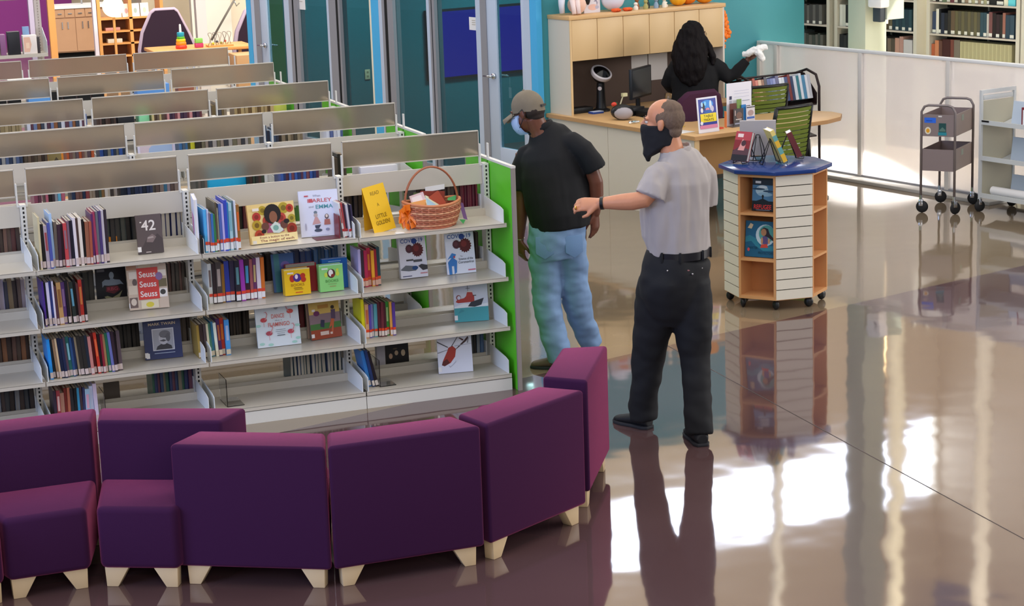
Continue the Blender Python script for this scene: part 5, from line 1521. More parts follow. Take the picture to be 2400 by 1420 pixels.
for i, (v, c, h, lab) in enumerate(((.905, 'e8e0d4', .07, 'tiny cream figurine right of the white plush bird'), (.955, '9a5a34', .11, 'tiny brown figurine on the hutch top'), (1.02, 'a8a060', .09, 'tiny olive figurine on the hutch top'), (1.075, '1c2a24', .12, 'tiny dark green figurine on the hutch top'),
                                   (1.14, '8aa0b4', .10, 'pale blue figurine on the hutch top'), (1.185, '24303c', .09, 'dark slate figurine on the hutch top'), (1.235, 'e8e0cc', .10, 'cream figurine right of the pale blue one'), (1.285, 'f0e4d8', .05, 'small cream egg-like figurine left of the pumpkins'))):
    o = bthing('figurine', lab, 'figurine', v, -.28 + .05 * (i % 2), HT)
    G().lathe([(.022, 0), (.024, h * .3), (.014, h * .55), (.012, h * .6)], 12).build('body', cmat(c, .5), o, smooth='auto')
    G().ell((0, 0, h * .78), (.02, .02, h * .22), 10, 6).build('head', cmat(c, .5), o, smooth=True)
def pumpkin(label, v, u, r, c):
    o = bthing('pumpkin', label, 'pumpkin', v, u, HT, 0, 'pumpkins on the hutch top')
    rs = []
    for i in range(13):
        t = PI * i / 12 - PI / 2
        rs.append([(r * math.cos(t) * (1 + .05 * math.cos(8 * 2 * PI * a / 40)) * math.cos(2 * PI * a / 40) + 1e-4, r * math.cos(t) * (1 + .05 * math.cos(8 * 2 * PI * a / 40)) * math.sin(2 * PI * a / 40), r * .8 * (1 + math.sin(t)) + .001 * (i == 0)) for a in range(40)])
    G().rings(rs).build('rind', mat('pumpkin_' + c, c, .45), o, smooth=True)
    G().tube([(0, 0, r * 1.55), (.01, 0, r * 1.9)], [.012, .009], 8).build('stem', cmat('6a6030'), o)
pumpkin('yellow pumpkin, leftmost on the hutch top', 1.44, -.22, .075, 'e8a418')
pumpkin('orange pumpkin in the middle on the hutch top', 1.60, -.16, .085, 'e07a14')
pumpkin('flattened golden orange pumpkin at the right end of the hutch top', 1.77, -.2, .092, 'e8981c')
gr = bthing('leaf_garland', 'bright orange paper flower garland hanging at the right end of the hutch', 'decoration', 1.915, -.30, 1.22)
q = G()
for k, (x, z, r) in enumerate(((.0, .30, .05), (.02, .24, .055), (.035, .17, .05), (.05, .12, .05), (.0, .13, .045), (.0, .06, .03), (.0, .0, .028), (-.01, .33, .035))):
    for a in range(5):
        t = a * 2 * PI / 5 + k
        q.ell((x + r * .5 * math.cos(t), -.01 * (a % 2), z + r * .5 * math.sin(t)), (r * .55, .012, r * .38), 8, 5, R=Matrix.Rotation(-t, 3, 'Y'))
q.build('petals', mat('orange_petal', 'f8801c', .5), gr, smooth=True)
G().tube([(0, 0, -.05), (.0, 0, .34)], .004, 6).build('cord', cmat('d87818'), gr)

# ---------------------------------------------------------------- chairs
MESHG = mat('olive_green_mesh', '71822e', .7)
def mesh_chair(label, v, u, rz):
    o = bthing('mesh_chair', label, 'chair', v, u, 0, rz, 'green mesh backed office chairs')
    # back of the chair looks along -y (towards us), seat on +y
    fr_ = G()
    def bk_pt(x, t):
        return (x * (1 - .10 * t), -.02 - .10 * t + .03 * (x / .22) ** 2, .46 + .50 * t)
    for s in (-1, 1):
        fr_.tube([bk_pt(s * .225, t / 6) for t in range(7)], .017, 8)
    for t in (0.0, 1.0):
        fr_.tube([bk_pt(-.225 + .45 * k / 6, t) for k in range(7)], .014, 8)
    fr_.build('back_frame', BLACKP, o, smooth=True)
    for k in range(12):
        t = .05 + k * .078
        g = G()
        rs = []
        for j in range(7):
            x = -.21 + .42 * j / 6
            p0, p1 = bk_pt(x, t), bk_pt(x, t + .065)
            rs.append([(p0[0], p0[1] - .004, p0[2]), (p1[0], p1[1] - .012, p1[2]), (p1[0], p1[1] + .002, p1[2]), (p0[0], p0[1] + .006, p0[2])])
        g.rings(rs)
        g.build('mesh_rib', MESHG, o, smooth='auto')
    G().box(-.235, .235, .02, .48, .43, .48).build('seat', mat('seat_green', '7a8e34', .8), o, bevel=.02)
    G().box(-.2, .2, -.03, .06, .40, .43).build('seat_link', BLACKP, o)
    for s in (-1, 1):
        G().tube([(s * .235, -.10, 0.012), (s * .235, -.02, .41), (s * .235, .40, .42), (s * .235, .50, .012)], .012, 8).build('leg_frame', mat('grey_steel', '70747a', .35, metal=.6), o, smooth=True)
        G().tube([(s * .25, -.02, .46), (s * .26, .0, .64), (s * .26, .28, .65)], .015, 8).build('armrest', BLACKP, o, smooth=True)
    return o
mesh_chair('nearer green mesh chair with its back to us, in front of the rounded table end', .77, -2.56, math.radians(4))
mesh_chair('farther green mesh chair behind the rounded table end', 1.60, -1.27, math.radians(-4))
pc = bthing('task_chair', 'dark purple backed task chair directly before the woman in black', 'chair', .82, -1.33, 0, 0)
AUB = mat('aubergine_seat', '3c1230', .85)
rs = []
for y, sc in ((-.045, .93), (-.02, 1), (.03, .95)):
    rs.append([(x * sc, y + .02 * (x / .25) ** 2, .62 + (z - .62) * sc) for x, z in ((-.24, .58), (-.26, .80), (-.23, .93), (-.15, .99), (.15, .99), (.23, .93), (.26, .80), (.24, .58), (.15, .54), (-.15, .54))])
G().rings(rs).build('backrest', AUB, pc, smooth='auto')
G().box(-.24, .24, .0, .46, .42, .50).build('seat', AUB, pc, bevel=.03)
G().tube([(0, .22, .08), (0, .22, .42)], .03, 10).build('column', BLACKP, pc)
G().tube([(0, .15, .40), (0, -.03, .44), (0, -.045, .6)], .022, 8).build('back_bar', BLACKP, pc)
for k in range(5):
    a = 2 * PI * k / 5
    lg = G().tube([(0, .22, .09), (.26 * math.cos(a), .22 + .26 * math.sin(a), .06)], [.03, .018], 8).build('leg', BLACKP, pc)
    G().ell((.26 * math.cos(a), .22 + .26 * math.sin(a), .028), (.028, .028, .028), 10, 6).build('caster', BLACKP, lg, smooth=True)

# ---------------------------------------------------------------- dark book cart behind the desk
dc = bthing('book_cart', 'dark brown metal book cart with a slanted shelf of books, behind the green chairs', 'cart', 2.02, -.92, 0, 0)
DB = mat('dark_brown_metal', '2a1c1c', .4, metal=.3)
for s in (-1, 1):
    G().tube([(s * .41, -.17, .06), (s * .405, -.17, .86), (s * .40, -.13, .97), (s * .40, .0, 1.01), (s * .40, .14, .97), (s * .405, .17, .86), (s * .41, .17, .06)], .013, 8).build('end_hoop', DB, dc, smooth=True)
    G().prism([(-.16, .70), (.16, .70), (.16, .95), (.02, .98), (-.16, .80)], s * .385 - .004, s * .385 + .004, 'x').build('end_plate', DB, dc)
    for y in (-.17, .17):
        G().lathe([(.002, 0), (.035, .012), (.035, .05), (.002, .06)], 12, (s * .41, y, 0)).build('caster', BLACKP, dc, smooth='auto')
for z, y0 in ((.70, -.16), (.40, -.16), (.14, -.16)):
    G().prism([(y0, z - .012), (.16, z + .05), (.16, z + .062), (y0, z)], -.385, .385, 'x').build('shelf', DB, dc)
G().tube([(-.4, .06, .98), (.4, .06, .98)], .01, 8).build('top_rail', DB, dc)
cols = ['3a2420', 'b0503c', 'c86a54', 'd8b090', '8a5a3c', '2c2c3c', '4a5a90', '6a78b0', '8a92c0', '5a5a80', 'd8dce4', 'cfd4dc', '3a4a7a', '7a2c28', '283a60', 'd4d8e0', '2c7a88', 'dde2ea', '4a8ab0', 'e2e4ea', 'c8ccd4']
x = -.37
for i, c in enumerate(cols):
    w_ = .033 if i % 3 else .039
    o = book('%s book from the left, %s, on the dark brown cart' % (ORD[i], cname(c)), 'books on the dark brown cart', 0, 0, 0, w_ * .93, .15, .225 + .02 * (i % 4 == 1), c, parts=False)
    p = bw(2.02 + x + w_ / 2, -.92 - .06, .735)
    o.location = p
    o.rotation_euler = (math.radians(-14), 0, TH)
    x += w_
# ---------------------------------------------------------------- taupe two-bin cart
tc = thing('utility_cart', 'taupe two-bin library cart on casters beside the milky partition', 'cart', (9.185, 14.555, 0), math.radians(-50))
TAU = mat('taupe_enamel', '8a7a78', .4)
TAUD = mat('taupe_inside', '6a5a54', .5)
CW, CLn = .29, .52
for y in (0, CLn):
    G().tube([(0, y, .14), (0, y, .86), (.025, y, .905), (.06, y, .917), (CW - .06, y, .917), (CW - .025, y, .905), (CW, y, .86), (CW, y, .14)], .011, 10).build('end_hoop', mat('taupe_tube', '857a78', .35, metal=.3), tc, smooth=True)
for zb, zt in ((.655, .838), (.362, .545)):
    b_ = G()
    b_.box(.012, CW - .012, .0, .006, zb, zt)
    b_.box(.012, CW - .012, CLn - .006, CLn, zb, zt)
    b_.box(.006, .012, 0, CLn, zb, zt)
    b_.box(CW - .012, CW - .006, 0, CLn, zb, zt)
    b_.box(.012, CW - .012, .006, CLn - .006, zb, zb + .006)
    bn_ = b_.build('bin', TAU, tc)
    G().box(CW / 2 - .03, CW / 2 + .03, .02, .03, zb + .05, zb + .09)
    G().box(CW - .0058, CW - .005, .2, .26, zt - .07, zt - .02).build('label_holder', cmat('8a9a94'), bn_)
fs = print_mesh([('r', .04, .62, .42, .86, '2a6ae0'), ('r', .1, .7, .3, .74, '1c4aa8'), ('e', .16, .26, .1, .17, 'e8e0c8'), ('e', .16, .26, .06, .1, 'e8a420'), ('r', .52, .1, .76, .62, '1c4a48'), ('r', .5, .06, .78, .2, '2a8a98'), ('p', [(.54, .3), (.64, .44), (.74, .32), (.74, .24), (.54, .24)], '5a7a70'), ('r', .5, .9, .62, .96, 'e8e4e0')], CW - .03, .183, tc, 'stickers')
fs.location = (CW / 2, -.0005, .655)
for x, y, a in ((0, 0, .2), (CW, 0, .9), (CW, CLn, .2), (0, CLn, .4)):
    c_ = thing('caster', None, None)
    c_.parent = tc
    c_.location = (x, y, 0)
    c_.rotation_euler = (0, 0, a)
    G().ell((0.012, 0, .052), (.052, .016, .052), 18, 8).build('wheel', mat('rubber', '1a1a1c', .6), c_, smooth=True)
    G().box(-.016, .02, -.022, .022, .06, .115).build('fork', CHROME, c_, bevel=.004)
    G().tube([(0, 0, .11), (0, 0, .15)], .012, 8).build('stem', CHROME, c_)
# ---------------------------------------------------------------- pale double-sided book truck
bt_ = bthing('book_truck', 'pale grey double-sided book truck with slanted shelves at the right picture edge', 'cart', 2.150, -3.42, 0, math.radians(-90))
# local x runs towards us to the right, local y runs away (towards the partition)
PG = mat('pale_truck_enamel', 'cfd2d2', .4)
PGI = mat('truck_inside', 'c2bda8', .45)
PBL = mat('pale_blue_enamel', 'c3cfdc', .4)
LTR, DTR = 1.0, .41
for x in (0, LTR):
    ep = G()
    ep.box(x - .012, x + .012, 0, .022, .11, 1.03)
    ep.box(x - .012, x + .012, DTR - .022, DTR, .11, 1.03)
    ep.box(x - .012, x + .012, .022, DTR - .022, 1.0, 1.03)
    ep.build('end_frame', PG, bt_)
    G().box(x - .004, x + .004, .022, DTR - .022, .13, .94).build('end_sheet', PGI, bt_)
    G().box(x - .008, x + .008, .03, DTR - .03, .945, .985).build('handle_slot', PG, bt_, bevel=.006)
for z in (.765, .462, .145):
    s_ = G()
    s_.box(.012, LTR - .012, 0.0, .012, z - .02, z + .018)
    s_.prism([(.012, z), (.20, z - .05), (.20, z - .045), (.012, z + .006)], .012, LTR - .012, 'x')
    s_.box(.012, LTR - .012, DTR - .012, DTR, z - .02, z + .018)
    s_.prism([(DTR - .012, z), (.205, z - .05), (.205, z - .045), (DTR - .012, z + .006)], .012, LTR - .012, 'x')
    s_.build('shelf', PG, bt_)
    G().prism([(.195, z - .05), (.205, z - .05), (.235, z + .17), (.225, z + .17)], .16, LTR - .012, 'x').build('back_board', PBL, bt_)
for x in (.0, LTR):
    for y in (.012, DTR - .012):
        c_ = thing('caster', None, None)
        c_.parent = bt_
        c_.location = (x, y, 0)
        c_.rotation_euler = (0, 0, 1.2)
        G().ell((0, 0, .048), (.048, .016, .048), 18, 8).build('wheel', mat('rubber', '1a1a1c', .6), c_, smooth=True)
        G().box(-.014, .014, -.02, .02, .06, .11).build('fork', CHROME, c_, bevel=.004)
G().box(.02, .10, -.004, 0.0, .768, .782).build('label_clip', BLACKP, bt_)
pr_ = bthing('paper_roll', 'white paper roll lying on the bottom shelf of the pale book truck', 'roll', 2.150, -3.42, 0, math.radians(-90))
G().tube([(.09, .07, .186), (.86, .07, .186)], .036, 18).build('roll', PAPERW, pr_, smooth='auto')
G().tube([(.088, .07, .186), (.092, .07, .186)], .02, 14).build('core', cmat('6a6a70'), pr_)
rbk = bthing('book', 'dark red and white book standing on the top shelf of the pale book truck', 'book', 2.262, -3.82, .752, math.radians(-90))
G().box(-.02, .12, -.03, .0, 0, .16).build('cover', cmat('7a1c2c'), rbk, bevel=.004)
G().box(.0, .115, -.034, -.03, .0, .14).build('label', PAPERW, rbk)

# ---------------------------------------------------------------- far library bookcases
FAR_LV = (1.742, 1.405, 1.071, .737, .403, .07)
FARM = mat('far_shelf_grey', 'b9b2a8', .45)
fdesc = ['far bookcase beside the teal wall', 'far bookcase behind the pale column', 'far bookcase at the right, with the cream set']
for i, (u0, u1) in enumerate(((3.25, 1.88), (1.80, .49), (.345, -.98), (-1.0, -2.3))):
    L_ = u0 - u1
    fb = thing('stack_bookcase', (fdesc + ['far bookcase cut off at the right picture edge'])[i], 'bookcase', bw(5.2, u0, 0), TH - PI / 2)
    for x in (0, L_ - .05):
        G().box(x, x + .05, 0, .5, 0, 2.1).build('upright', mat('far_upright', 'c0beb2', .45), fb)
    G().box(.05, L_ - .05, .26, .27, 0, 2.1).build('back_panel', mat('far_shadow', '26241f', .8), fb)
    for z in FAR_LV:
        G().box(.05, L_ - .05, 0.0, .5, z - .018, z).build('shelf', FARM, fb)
    for x in (L_ * .5,):
        G().box(x - .006, x + .006, 0.24, .26, 0, 2.1).build('divider', FARM, fb)
def vols(u0, z, spec, desc, dep=.18):  # ordinary library books on the far bookcases
    u = u0
    for i, (w_, h, c) in enumerate(spec):
        if u - w_ < u0 - 1.19:
            break
        o = bpy.data.objects.new('far_book', ME_COVER)
        COL.objects.link(o)
        setm(o, cmat(c, .5))
        o.location = bw(5.225 + dep / 2, u - w_ / 2, z + .001)
        o.rotation_euler = (0, 0, TH - PI / 2)
        o.scale = (w_ * .95, dep, h)
        tag(o, '%s volume from the left, %s, %s' % (ORD[i], cname(c), desc), 'bound volume', 'books on the far bookcases')
        if h > .2 and i % 2 == 0:
            add_child(ME_LABEL, 'spine_label', o, cmat('cfd0c8'))
        u -= w_
def rnd(n, cols, w0, h0):
    return [(w0 * random.uniform(.8, 1.2), h0 + random.uniform(-.015, .015), cols[k % len(cols)]) for k in range(n)]
R2_ = 'far bookcase at right, second row'
vols(.28, 1.071, [(.055, .23, '33405c'), (.042, .26, 'cfcfc6'), (.03, .26, '15171c'), (.05, .22, '2c3040'), (.05, .22, '1a1a20'), (.045, .25, '2e2c28'), (.06, .25, '5a4c3c')] + [(.045, .25, '5c5840'), (.045, .25, '4c4a3c')] * 4
     + [(.046, .25, '2a4450')] * 2 + [(.03, .24, 'a8a8a4'), (.05, .26, '6a4444'), (.05, .25, '1c1216'), (.05, .24, '2a1820'), (.04, .24, '1f1c1c'), (.04, .26, '8a5c50'), (.06, .24, '243848'), (.06, .24, '2c4050')], 'second row, right far bookcase')
vols(.29, .737, [(.05, .22, 'a85a3c'), (.06, .26, 'b87a58'), (.05, .26, '5a3c34'), (.12, .28, '3c1c1c'), (.05, .28, '6a3c34'), (.09, .28, '6c665c')] + [(.028, .27, 'a8a480'), (.028, .27, '9c9876')] * 13 + [(.05, .25, '8a8a84'), (.03, .25, 'c0c0b8'), (.07, .24, '16191c')], 'third row, right far bookcase')
vols(.28, 1.405, rnd(9, ['6a3c44', '2a2622', '3a3a34', '6a7a60', '9a8a70'], .055, .22) + rnd(8, ['8a7a68', '6a6a4c', '9a9878', '4a4438'], .042, .22) + [(.1, .24, '121418'), (.1, .24, '16181c'), (.06, .2, 'cfd0b8'), (.1, .2, '5ac0cc')], 'top row, right far bookcase')
vols(1.74, 1.071, [(.05, .24, 'cfd2cc'), (.05, .24, 'bcc0b8'), (.06, .24, '1c2224'), (.05, .24, '3a3c3c')] + rnd(5, ['3c3c40', '2a2a2e'], .06, .24) + [(.05, .25, 'a8908c'), (.05, .25, '2c2024'), (.06, .26, '241c20'), (.06, .26, '1c1418'), (.05, .25, '4a4030'), (.05, .25, '5a5440')] + [(.05, .23, '1f3440'), (.05, .23, '26404a')] * 3, 'second row, middle far bookcase')
vols(1.74, .737, rnd(9, ['24262a', '2c2e30', '1c2022'], .055, .24) + rnd(4, ['4a342c', '2a1c18', '5c564c', '3a3a36'], .07, .26) + [(.06, .24, '6a5e52'), (.06, .24, '4c463c'), (.07, .25, 'b08a7c'), (.06, .27, 'a8847c'), (.14, .24, 'b4b4b8')], 'third row, middle far bookcase')
vols(1.74, 1.405, rnd(16, ['4a3430', '2a1f1c', '7a5a50', '5a504a'], .07, .22), 'top row, middle far bookcase')
vols(3.2, 1.071, [(.06, .22, '8a7a78'), (.05, .22, '14202c'), (.06, .24, '9a5a5c'), (.06, .24, '6e3c40'), (.05, .24, 'a89a94')] + rnd(11, ['4c4c48', '5c5850', '3a3a38'], .05, .22) + rnd(8, ['5a5a58', '3c3c3c'], .05, .22), 'second row, bookcase beside teal wall')
vols(3.2, .737, [(.07, .24, '8a8478'), (.05, .26, '3a7c60'), (.05, .26, '9aa89c')] + rnd(14, ['3c3a34', '44604c', '6a7464', '5c6468', '848480'], .05, .24) + rnd(7, ['5c5c58', '3c4440'], .05, .22), 'third row, bookcase beside teal wall')
vols(3.2, 1.405, rnd(12, ['cfcfc2', 'dcdccf', 'c4c4b6', '8a8878'], .09, .26), 'top row, bookcase beside teal wall')
dsn = bthing('wall_dispenser', 'white rounded dispenser with dark lower part hanging beside the pale column', 'dispenser', 3.45, -.75, 1.375, math.radians(-90))
G().box(-.02, .17, -.09, .03, .14, .40).build('housing', WHITE, dsn, bevel=.02)
G().box(.0, .11, -.04, .03, 0, .15).build('lower_tank', mat('slate_plastic', '3a4248', .5), dsn, bevel=.01)
G().ell((.12, -.095, .255), (.022, .01, .022), 12, 6).build('nozzle', BLACKP, dsn, smooth=True)
G().box(-.01, .13, .03, .25, .02, .38).build('bracket', GREY_C, dsn)
# sun patch behind the partition: low sun through the adult library windows
SL = bw(9.0, -1.5, 9.0)
SC = bw(2.6, -0.9, -22.0)
SE = bw(2.6, -0.9, 0.25)
lamp('low_sun_through_window', 'SPOT', SL, SC, 60000, (1.0, 0.95, 0.86), 0.02, spot=2 * math.degrees((SC - SL).angle(SE - SL)), blend=0.01)
# ================================================================ PEOPLE
def organic(name, g, m, parent, voxel=.008, smooth=6, amp=0.0, freq=(9, 9, 4), seed=0):
    me = bpy.data.meshes.new(name + '_src')
    me.from_pydata(g.v, [], g.f)
    bm = bmesh.new()
    bm.from_mesh(me)
    bmesh.ops.recalc_face_normals(bm, faces=bm.faces[:])
    bm.to_mesh(me)
    bm.free()
    t = bpy.data.objects.new('tmp_shape', me)
    COL.objects.link(t)
    md = t.modifiers.new('r', 'REMESH')
    md.mode = 'VOXEL'
    md.voxel_size = voxel
    ms = t.modifiers.new('s', 'SMOOTH')
    ms.iterations = smooth
    ms.factor = 0.5
    dg = bpy.context.evaluated_depsgraph_get()
    out = bpy.data.meshes.new_from_object(t.evaluated_get(dg))
    COL.objects.unlink(t)
    bpy.data.objects.remove(t)
    bpy.data.meshes.remove(me)
    out.name = name
    if amp:
        nr = [v.normal.copy() for v in out.vertices]
        for v, n in zip(out.vertices, nr):
            p = v.co
            q = Vector((p.x * freq[0] + seed, p.y * freq[1], p.z * freq[2]))
            k = mnoise.noise(q) + .5 * mnoise.noise(q * 2.1 + Vector((3, 1, 2)))
            v.co += n * (amp * k)
    out.materials.clear()
    out.materials.append(m)
    out.polygons.foreach_set('use_smooth', [True] * len(out.polygons))
    o = bpy.data.objects.new(name, out)
    COL.objects.link(o)
    o.parent = parent
    return o

def hmat(c, yaw, pitch=0.0, s=1.0, roll=0.0):
    return Matrix.Translation(c) @ Matrix.Rotation(yaw, 4, 'Z') @ Matrix.Rotation(pitch, 4, 'X') @ Matrix.Rotation(roll, 4, 'Y') @ Matrix.Scale(s, 4)

def head_shape(g, M):
    old = g.T
    g.T = M
    g.ell((0, -.014, .035), (.074, .095, .087), 20, 12)
    g.ell((0, .030, -.035), (.056, .064, .083), 18, 12)
    g.ell((0, .068, -.096), (.026, .022, .020), 12, 8)
    g.tube([(0, .088, .016), (0, .106, -.012), (0, .100, -.026)], [.008, .0125, .011], 10)
    for s in (-1, 1):
        g.ell((s * .026, .078, .020), (.024, .016, .009), 10, 6)
        g.ell((s * .036, .062, -.03), (.022, .022, .024), 10, 6)
        g.ell((s * .075, -.004, -.008), (.009, .019, .031), 10, 8)
        g.ell((s * .079, -.012, -.004), (.008, .010, .026), 10, 8)
    g.ell((0, .088, -.056), (.022, .010, .0065), 10, 6)
    g.ell((0, .086, -.069), (.019, .010, .007), 10, 6)
    g.T = old

def face_parts(parent, M, skin, brow):
    for s in (-1, 1):
        G(M).ell((s * .027, .0765, .003), (.0115, .0105, .0085), 12, 8).build('eye', mat('eye_white', 'd8d0c8', .2), parent, smooth=True)
        G(M).ell((s * .027, .0855, .003), (.005, .003, .005), 10, 6).build('iris', mat('iris_dark', '2c2420', .15), parent, smooth=True)
        G(M).tube([(s * .012, .092, .021), (s * .028, .0935, .027), (s * .046, .082, .022)], [.003, .0038, .0022], 8).build('eyebrow', brow, parent, smooth=True)

def hand(g, W, d, nrm, thumb, curl=.45, s=1.0, spread=0.06):
    """W wrist, d pointing along the hand, nrm = direction of the back of the hand, thumb = +1/-1 side"""
    W, d, nrm = Vector(W), Vector(d).normalized(), Vector(nrm)
    nrm = (nrm - d * nrm.dot(d)).normalized()
    side = d.cross(nrm) * thumb
    g.tube([W - d * .02, W + d * .03 * s, W + d * .07 * s, W + d * .088 * s], [(.027 * s, .021 * s), (.036 * s, .019 * s), (.041 * s, .017 * s), (.038 * s, .014 * s)], 12, side=side)
    for i, (off, L) in enumerate(((.029, .070), (.010, .079), (-.010, .073), (-.028, .058))):
        p = W + d * .078 * s + side * off * s
        a = .18 + .06 * i
        pts = [p - d * .02 * s]
        dd = (d + side * spread * (off / .03)).normalized()
        for k, f in enumerate((.45, .30, .25)):
            v = dd * math.cos(a) - nrm * math.sin(a)
            if k == 0: pts.append(p)
            p = p + v * L * f * s
            pts.append(p)
            a += curl
        g.tube(pts, [.0095 * s, .0095 * s, .0088 * s, .0082 * s, .0066 * s], 8)
    p = W + d * .022 * s + side * .030 * s
    v = (d * .72 + side * .62 - nrm * .25).normalized()
    v2 = (d * .95 + side * .15 - nrm * .35).normalized()
    g.tube([p - v * .02 * s, p + v * .022 * s, p + v * .045 * s, p + v * .045 * s + v2 * .032 * s], [.015 * s, .0125 * s, .0105 * s, .0075 * s], 8)

def loft(g, pts, side, n=22):
    """pts: (x, y, z, ra, rb) rings with ra along `side`"""
    g.tube([p[:3] for p in pts], [(p[3], p[4]) for p in pts], n, side=side)

def shoe(g, heel, toe, w=.048, h=.075):
    heel, toe = Vector(heel), Vector(toe)
    d = (toe - heel)
    L = d.length
    d.normalize()
    s = Vector((d.y, -d.x, 0))
    prof = [(0.0, .72, .8), (.12, .92, 1.0), (.35, .92, .95), (.55, 1.0, .78), (.78, 1.0, .6), (.94, .8, .48), (1.0, .5, .36)]
    rs = []
    for t, ww, hh in prof:
        c = heel + d * L * t
        ring = []
        for a in range(14):
            th = 2 * PI * a / 14
            x = math.cos(th) * w * ww
            z = .5 + .5 * math.sin(th)
            z = z ** .8
            ring.append(c + s * x + Vector((0, 0, .002 + h * hh * z)))
        rs.append(ring)
    g.rings(rs)
    return g

def sole(heel, toe, w=.05):
    heel, toe = Vector(heel), Vector(toe)
    d = (toe - heel); L = d.length; d.normalize()
    s = Vector((d.y, -d.x, 0))
    pts = []
    for t, ww in ((-.02, .6), (.1, .92), (.4, .86), (.7, 1.04), (.9, .86), (1.02, .45)):
        pts.append((t, ww))
    poly = [heel + d * L * t + s * w * ww for t, ww in pts] + [heel + d * L * t - s * w * ww for t, ww in pts[::-1]]
    return G().prism([(p.x, p.y) for p in poly], .0, .018)

SK1 = mat('skin_fair', 'c98a68', .5, sss=.08, var=.10, vscale=25)
SK2 = mat('skin_brown', '6b3e2c', .45, sss=.04, var=.12, vscale=25)

# ---------------------------------------------------------------- man in grey polo
AZ1 = math.radians(25)
m1 = thing('person', 'balding man in grey polo, black trousers and black gaiter, pointing left with his outstretched arm', 'person', (4.40, 9.49, 0), -AZ1)
sd = (.77, .64, 0)
H1 = hmat((.022, .0, 1.705), math.radians(80), math.radians(2), 1.0)
b = G()
head_shape(b, H1)
b.tube([(.045, .0, 1.66), (.065, .0, 1.58), (.085, 0, 1.47)], [.058, .060, .075], 16)
b.tube([(-.00, -.10, 1.43), (-.04, -.14, 1.375), (-.080, -.158, 1.328), (-.14, -.152, 1.318), (-.20, -.142, 1.314), (-.26, -.13, 1.310), (-.32, -.118, 1.305)],
       [.052, .050, .047, .047, .043, .035, .028], 14)
hand(b, (-.32, -.118, 1.305), (-1, .12, -.06), (.0, -.75, .55), -1, .62, 1.02)
b.tube([(.215, .09, 1.44), (.225, .15, 1.32), (.185, .19, 1.20), (.10, .27, 1.16), (.03, .33, 1.14)], [.055, .05, .045, .04, .028], 14)
hand(b, (.03, .33, 1.14), (-.8, .6, -.1), (.2, .3, .9), 1, .4)
loft(b, [(.10, 0, .98, .14, .12), (.09, .01, 1.15, .15, .14), (.10, 0, 1.35, .17, .12), (.095, 0, 1.47, .12, .09), (.085, 0, 1.53, .06, .06)], sd)
for x, y, kx, ky, ax, ay in ((.03, .02, -.07, .12, -.10, .19), (.145, 0, .178, 0, .19, -.13)):
    b.tube([(x, y, .92), (kx, ky, .45), (ax, ay, .06)], [.07, .05, .042], 12)
organic('body', b, SK1, m1, .0055, 4)
face_parts(m1, H1, SK1, mat('brow_grey', '6a5040', .8))
# shirt
s_ = G()
loft(s_, [(.098, .01, 1.01, .168, .150), (.096, .012, 1.05, .172, .158), (.080, .03, 1.12, .186, .182), (.078, .03, 1.22, .190, .186), (.088, .015, 1.32, .192, .168),
          (.102, .0, 1.41, .190, .142), (.105, .0, 1.475, .170, .112), (.095, 0, 1.525, .115, .090), (.085, 0, 1.56, .075, .072)], sd, 30)
s_.tube([(.03, -.07, 1.46), (.0, -.105, 1.43), (-.028, -.135, 1.385), (-.05, -.152, 1.338)], [(.072, .078), (.078, .080), (.084, .080), (.090, .076)], 20, side=(.7, 0, .7))
s_.tube([(.19, .07, 1.46), (.225, .11, 1.40), (.236, .14, 1.31), (.235, .15, 1.24)], [.075, .074, .072, .072], 18)
POLO = mat('grey_polo', 'a79f9d', .85, bump=.12, bscale=500, var=.04, vscale=10, sheen=.2)
organic('polo_shirt', s_, POLO, m1, .007, 4, .013, (13, 13, 3.0), 4)
cl = G()
cl.rings([[Vector((.082 + (r_ + .012 * math.cos(t * 2 * PI / 24 + 1)) * math.cos(2 * PI * t / 24), r_ * math.sin(2 * PI * t / 24), z_ + .022 * math.cos(2 * PI * t / 24 - .4))) for t in range(24)] for r_, z_ in ((.088, 1.525), (.078, 1.575), (.072, 1.575), (.078, 1.52))], closed=True)
organic('collar', cl, POLO, m1, .006, 3)
# belt
bl = G()
loft(bl, [(.098, .01, .992, .171, .154), (.098, .01, 1.034, .173, .156)], sd, 36)
bl.build('belt', mat('black_leather', '1b1b20', .35), m1, smooth='auto')
for a in (3.5, 4.1, 4.9, 5.5):
    c_, s2 = math.cos(a), math.sin(a)
    px_ = .098 + .77 * .174 * c_ - .64 * .157 * s2
    py_ = .01 + .64 * .174 * c_ + .77 * .157 * s2
    G().box(px_ - .006, px_ + .006, py_ - .008, py_ + .006, .985, 1.04).build('belt_loop', mat('black_denim', '101116', .8), m1, bevel=.002)
# trousers
t_ = G()
loft(t_, [(.098, .01, 1.005, .170, .152), (.085, .01, .95, .183, .165), (.068, .0, .86, .196, .172), (.064, .0, .78, .180, .152), (.064, .0, .68, .135, .115), (.062, .0, .62, .07, .06)], sd, 28)
t_.tube([(-.005, .02, .86), (-.030, .05, .70), (-.055, .09, .56), (-.072, .12, .44), (-.098, .17, .25), (-.112, .20, .12), (-.108, .20, .045)], [(.115, .130), (.112, .128), (.102, .112), (.086, .094), (.080, .085), (.080, .082), (.072, .078)], 20, side=sd)
t_.tube([(.150, .0, .86), (.160, .0, .70), (.168, .0, .56), (.174, .0, .45), (.184, -.06, .25), (.190, -.11, .12), (.193, -.13, .05)], [(.110, .126), (.106, .124), (.096, .106), (.082, .09), (.076, .08), (.076, .08), (.076, .078)], 20, side=sd)
organic('trousers', t_, mat('black_denim', '101116', .8), m1, .009, 14, .010, (7, 7, 9), 2)
